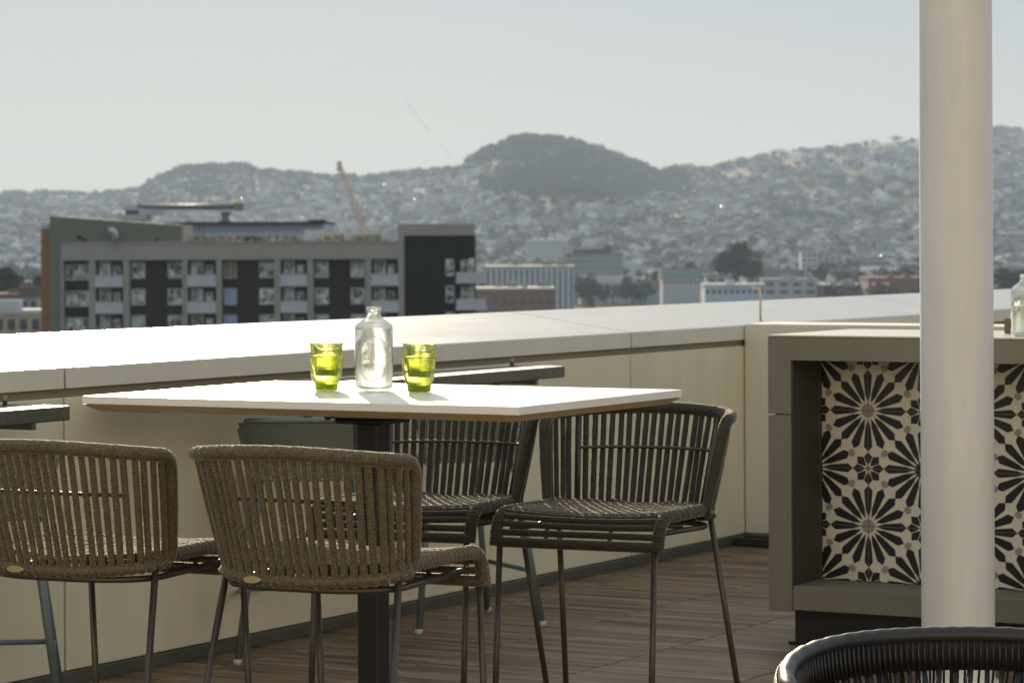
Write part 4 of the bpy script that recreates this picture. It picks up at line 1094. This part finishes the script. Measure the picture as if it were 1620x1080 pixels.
# construction crane
cr_y = 2100; p0 = px(580, 372, cr_y); p1 = px(537, 262, cr_y)
crane = empty('construction_crane', (p0.x, p0.y, GZ), 0, 'orange construction crane whose boom leans left against the hill', 'crane')
om = mat('orange_crane_paint', (.50, .24, .07), .5)
a = Vector((0, 0, p0.z - GZ)); b = Vector((p1.x - p0.x, 0, p1.z - GZ))
m = MB(); dr = (b - a); L_ = dr.length; dn = dr.normalized(); sdv = dn.cross(Vector((0,1,0))).normalized()
for s1, s2 in ((-1,-1),(1,-1),(-1,1),(1,1)):
    w0, w1 = 2.0, 1.2
    m.tube([a + sdv*s1*w0 + Vector((0,s2*w0,0)), b + sdv*s1*w1 + Vector((0,s2*w1,0))], .38, 5)
for q in range(14):
    t0, t1 = q/14, (q+1)/14; 
    for s2 in (-1, 1): m.tube([a.lerp(b,t0) + sdv*1.9 + Vector((0,s2*1.8,0)), a.lerp(b,t1) - sdv*1.7 + Vector((0,s2*1.6,0))], .3, 4); m.tube([a.lerp(b,t0) - sdv*1.9 + Vector((0,s2*1.8,0)), a.lerp(b,t1) + sdv*1.7 + Vector((0,s2*1.6,0))], .3, 4)
m.build('boom', om, crane)
m = MB(); m.box((-1.5,-1.5,0), (1.5,1.5,a.z), bev=.1); m.build('mast', om, crane)
m = MB(); m.box((b.x-1.8,-1.6,b.z-4), (b.x+1.8,1.6,b.z+3), bev=.2); m.build('boom_head', mat('crane_head_yellow', (.45,.38,.12), .5), crane)
# ================================================================== APARTMENT BUILDING ACROSS THE STREET
BY = 330.0
bpx = lambda x, y: px(x, y, BY)
gx = lambda x: (x - 810) * BY / F
gz = lambda y: CH - (y - 383) * BY / F
apt = empty('apartment_building', (gx(350), BY, GZ), 0, 'grey and dark brown apartment building with white balconies and a green corner', 'building')
A0 = Vector((gx(350), BY, GZ))
frame_g = mat('taupe_render', (.36, .33, .285), .8, var=.06, vscale=.5); dark_w = mat('dark_brown_cladding', (.034, .028, .018), .9, spec=.1, var=.2, vscale=.3)
green_w = mat('green_render', (.16, .18, .13), .8, var=.06, vscale=.4); rust_w = mat('rust_cladding', (.28, .13, .045), .7); black_w = mat('black_cladding', (.012, .011, .008), .9, spec=.1, var=.2, vscale=.2)
balc_m = mat('white_balcony', (.52, .52, .54), .6, var=.1, vscale=.6); wfr = mat('pale_window_frame', (.50, .50, .48), .5)
def pane_mat(name, a, b, sc):
    m = mat(name, a, .15, col2=b, vscale=sc)
    for n in m.node_tree.nodes:
        if n.type == 'VALTORGB': n.color_ramp.elements[0].position = .41; n.color_ramp.elements[1].position = .57
    return m
pane_m = [pane_mat('sky_curtain_glass_a', (.72, .76, .68), (.03, .04, .03), 1.1), pane_mat('sky_curtain_glass_b', (.66, .70, .62), (.04, .05, .04), .9)]  # sky reflections and curtains painted in as pale and dark patches
blue_pane = mat('blue_blind', (.30, .40, .62), .4); tan_pane = mat('tan_blind', (.26, .17, .09), .5)
def B(x0, y0, x1, y1, d0, d1):  # box from photo rectangle; d0..d1 depth relative to the facade plane (negative = towards the camera)
    return (gx(x0) - A0.x, d0, gz(y1) - GZ), (gx(x1) - A0.x, d1, gz(y0) - GZ)
YG = 383 + (CH - GZ) * F / BY     # ground row
m = MB(); m.box(*B(99, 388, 632, YG, .9, 18)); m.build('wall', dark_w, apt)
m = MB(); m.box(*B(97, 382, 631, 408.5, -.35, .88)); m.box(*B(97, 379.8, 631, 381.9, -.45, .6)); m.build('parapet_band', frame_g, apt)
piers = [(96.5,100.5),(141,151),(195,204.5),(288.5,296.5),(342,350.5),(434,443.5),(486,495.5),(577.5,587)]
for a, b in piers:
    m = MB(); m.box(*B(a, 408.7, b, YG, -.3, .89)); m.build('pier', frame_g, apt)
rows = [409, 451, 493, 535, 577]
bays = [(151,195),(296.5,342),(443.5,486),(587,630)]
def window(x0, y0, x1, y1, dep, kind, parts=2):
    m = MB(); (ax, ay, az), (bx, by, bz) = B(x0, y0, x1, y1, dep, dep + .12); f = .09
    m.box((ax,ay,az),(bx,by,az+f)); m.box((ax,ay,bz-f),(bx,by,bz)); m.box((ax,ay,az+f),(ax+f,by,bz-f)); m.box((bx-f,ay,az+f),(bx,by,bz-f))
    for q in range(1, parts): xx = ax + (bx-ax)*q/parts; m.box((xx-f/2,ay+.005,az+f),(xx+f/2,by-.005,bz-f))
    w_ = m.build('window', wfr, apt)
    m = MB(); m.box((ax+f,ay+.05,az+f),(bx-f,ay+.09,bz-f)); m.build('pane', kind, w_)
rb = random.Random(2)
for r_, y in enumerate(rows):
    for (a, b) in bays:
        m = MB(); m.box(*B(a + .2, y + 23.5, b - .2, y + 40.5, -.55, -.40)); m.box(*B(a - 1.5, y + 38.5, b + 1.5, y + 41.8, -.62, .88)); m.box(*B(a - 1.0, y + 22.6, b + 1.0, y + 23.4, -.6, -.36)); m.build('balcony', balc_m, apt)
        window(a + 4, y + 2, a + (b - a) * .52, y + 31, .7, pane_m[rb.randrange(2)]); window(a + (b - a) * .6, y + 8, a + (b - a) * .86, y + 34, .7, pane_m[rb.randrange(2)], 1)
    window(102, y + 6, 139.5, y + 31, .72, pane_m[0], 3)
    for (a, b) in ((206,228),(264,287),(409,433),(497,519),(554,576)):
        window(a, y + 3, b, y + 29, .72, pane_m[rb.randrange(2)])
    window(353, y + 3, 373, y + 29, .72, tan_pane if r_ == 0 else blue_pane)
# dark tower at the right end
m = MB(); m.box(*B(639.5, 372, 750, YG, -.2, 16)); m.build('tower_cladding', black_w, apt)
m = MB(); m.box(*B(630, 353.5, 749.5, 371.8, -.5, 16.2)); m.box(*B(630, 371.8, 639.3, YG, -.5, .88)); m.build('tower_frame', frame_g, apt)
for r_, y in enumerate(rows):
    window(705, y + 0, 718, y + 27, -.34, pane_m[0], 1); window(729, y + 2, 741, y + 27, -.34, pane_m[1], 1)
    m = MB(); m.box(*B(722, y + 21, 769, y + 37, -2.0, -1.88)); m.box(*B(721, y + 35.5, 771, y + 38.5, -2.1, 1.2)); m.box(*B(766, y + 21, 767.5, y + 37, -1.87, 1.2)); m.build('balcony', balc_m, apt)
    m = MB(); m.box(*B(741.5, y - 1, 749.8, y + 30, -.33, -.21)); m.build('glass_door', pane_m[0], apt)
# green corner volume with a slanting top
m = MB(); x0, x1 = gx(79) - A0.x, gx(288) - A0.x; zA, zB = gz(337.5) - GZ, gz(353.5) - GZ; xm = gx(96.3) - A0.x; zl = 0
vs = [(x0, 0, 0), (xm, 0, 0), (xm, 0, gz(386)-GZ), (x1, 0, gz(382)-GZ), (x1, 0, zB), (x0, 0, zA)]
z9 = gz(379.5) - GZ
vs = [(x0,0,0),(xm,0,0),(xm,0,z9),(x1,0,z9),(x1,0,zB),(x0,0,zA)]
vs = [(x, y_ - .1 if y_ == 0 else y_, z) for y_ in (0, 9) for (x, _, z) in vs]
m.add(vs, [(0,1,2,5),(2,3,4,5),(6,11,8,7),(8,11,10,9),(5,4,10,11),(3,9,10,4),(0,5,11,6),(2,8,9,3)]); m.build('green_corner', green_w, apt)
m = MB(); m.box(*B(63.5, 358, 78.8, YG, .4, 12)); m.build('rust_side', rust_w, apt)
m = MB(); m.box(*B(63, 350, 79, 357.5, .3, 12)); m.build('side_cap', balc_m, apt)
m = MB(); m.box(*B(287.8, 353, 291, 379, -.15, 9)); m.build('corner_trim', frame_g, apt)
ventm = mat('galvanised_metal', (.45, .47, .48), .4, metal=.4)
m = MB(); p = lambda x, y, d=-.9: Vector((gx(x) - A0.x, d, gz(y) - GZ)); m.tube([p(184,379.4), p(184,366), p(181,362.5), p(174,362)], .42, 10); m.build('roof_vent', ventm, apt)
for (a, y0, b, y1) in ((123,369,129,375),(132,374,137,378),(246,375,252,378)):
    m = MB(); m.box(*B(a, y0, b, y1, -.35, -.12)); m.build('wall_light', dark_w, apt)
# roof surface, railings, plants and plant boxes
m = MB(); m.box(*B(290, 380.5, 630, 384, .9, 18)); m.build('roof', mat('pale_roof_membrane', (.60, .57, .45), .6, var=.2, vscale=.3), apt)
m = MB()
for x in range(300, 628, 13): m.box(*B(x, 369, x + .6, 380.4, 3, 3.08))
m.box(*B(292, 368, 630, 369, 3, 3.1)); m.build('roof_railing', balc_m, apt)
for (a, y0, b, y1, mt) in ((382,372,405,380,dark_w),(476,362,505,380,ventm),(540,368,560,380,balc_m),(600,372,612,380,ventm),(420,375,436,380,balc_m)):
    m = MB(); m.box(*B(a, y0, b, y1, 5, 8), bev=.1); m.box(*B(a+3, y0-2, a+6, y0, 5.5, 6.5)); m.build('roof_unit', mt, apt)
rr = random.Random(9); m = MB(); V_, F_ = [], []
m = MB(); m.box(*B(292, 371.5, 470, 380.3, 9.5, 9.9)); m.box(*B(486, 366, 600, 380.3, 9.5, 9.9)); m.build('roof_screen', mat('cream_roof_screen', (.55, .52, .38), .7, var=.3, vscale=.8), apt); m = MB()
for k in range(380):
    x = rr.uniform(292, 470) if k % 3 else rr.uniform(490, 600); c = Vector((gx(x) - A0.x, rr.uniform(4, 9), gz(rr.uniform(371, 380)) - GZ)); a_ = Vector((rr.gauss(0,1), rr.gauss(0,1), rr.gauss(0,1))).normalized()*rr.uniform(.12,.3); b_ = a_.orthogonal(); o = len(V_)
    V_ += [c-a_, c+b_, c+a_, c-b_]; F_.append((o,o+1,o+2,o+3))
m.add(V_, F_); m.build('roof_planting', mat('roof_garden_leaves', (.20, .20, .11), .9), apt)['kind'] = 'stuff'
for x in (306, 313):
    m = MB(); m.box(*B(x, 346, x + .8, 379, 6, 6.1)); m.build('roof_post', dark_w, apt)
# building behind: light blue hall with black roof line
bb = empty('blue_hall', (gx(400), 395, GZ), 0, 'light blue hall with black flat roof rising behind the apartment building', 'building')
q_ = lambda x, y: ((x - 810) * 395 / F - gx(400), CH - (y - 383) * 395 / F - GZ)
m = MB(); (ax, az), (bx_, bz) = q_(286, 352.5), q_(512, 375); m.box((ax, 0, 0), (bx_, 25, az)); m.build('wall', mat('light_blue_cladding', (.34, .42, .50), .35, var=.08, vscale=.2), bb)
m = MB(); (ax, az), (bx_, bz) = q_(262, 349), q_(513, 352.3); m.box((ax, -1, bz), (bx_, 26, az)); m.build('roof', dark_w, bb)
m = MB(); (ax, az), (bx_, bz) = q_(487, 346), q_(513, 349); m.box((ax, 1, bz + .01), (bx_, 4, az)); m.build('roof_hatch', dark_w, bb)
# roof lift arm standing on it
lift = empty('roof_lift', ((357 - 810) * 400 / F, 400, CH - (349 - 383) * 400 / F), 0, 'grey window-cleaning arm with tan counterweight on the blue hall roof', 'roof lift')
k4 = 400 / F; m = MB(); m.box((-9*k4, -1, .0), (9*k4, 1, 3*k4), bev=.05); m.box((-5*k4, -.7, 3*k4), (5*k4, .7, 12*k4), bev=.08); m.box((-7*k4, -.8, 12*k4), (9*k4, .8, 17*k4), bev=.1); m.build('pedestal', mat('lift_grey', (.16,.17,.18), .5), lift)
m = MB(); m.tube([(12*k4, 0, 24*k4), (-60*k4, 0, 24.5*k4), (-128*k4, 0, 25*k4)], [.42, .36, .30], 8); m.box((-140*k4, -.5, 23*k4), (-127*k4, .5, 28*k4), bev=.1); m.tube([(-100*k4, 0, 21.5*k4), (-50*k4, 0, 21*k4)], .12, 6); m.tube([(-128*k4,0,25*k4),(-137*k4,0,30*k4)], .2, 6); m.build('arm', mat('lift_arm_grey', (.20,.20,.19), .5), lift)
m = MB(); m.box((13*k4, -.9, 18*k4), (28*k4, .9, 31*k4), bev=.12); m.build('counterweight', mat('tan_weight', (.30,.25,.14), .6), lift)
# small brown roof house left of it
for (xa, ya, xb, yb, mt, lb) in ((192, 333, 221, 346, brownb, 'small brown rooftop hut with pale top behind the green corner'),):
    block('rooftop_hut', lb, 'hut', xa + 6, xb - 2, ya, 420, 8, mt, whitew, zb=CH - (348 - 383) * 420 / F, parapet=True)
    block('pale_block', 'pale flat-roofed block behind the green corner', 'building', xa - 4, xb + 2, 347.5, 415, 12, whitew, whitew)
# low buildings left of the apartment house
block('left_house', 'low pale house with flat roof at the left edge below the bushy trees', 'house', -40, 60, 470, 560, 12, hw_m[1], hr_m[1], None, (2, 7, .8))
block('left_shed', 'low tan shed with pale roof between the left edge and the apartment house', 'shed', -30, 66, 497, 470, 10, beigew, whitew, None, (1, 5, .8))
block('left_red_roof', 'small house with red pitched roof beside the apartment house', 'house', 12, 40, 461, 640, 12, hw_m[0], redbrick, None, (1, 3, .8), parapet=False)

# ================================================================== HAZE
hz = bpy.data.materials.new('haze_air'); hz.use_nodes = True; t = hz.node_tree; t.nodes.remove(t.nodes['Principled BSDF'])
pv = t.nodes.new('ShaderNodeVolumePrincipled'); pv.inputs['Color'].default_value = (.63, .78, 1.0, 1); pv.inputs['Density'].default_value = .000094; pv.inputs['Anisotropy'].default_value = 0.12
t.links.new(pv.outputs[0], t.nodes['Material Output'].inputs['Volume'])
m = MB(); m.box((-4200, -310, GZ - 1), (4200, 9500, 300)); h_ = m.build('haze', hz); h_['kind'] = 'stuff'
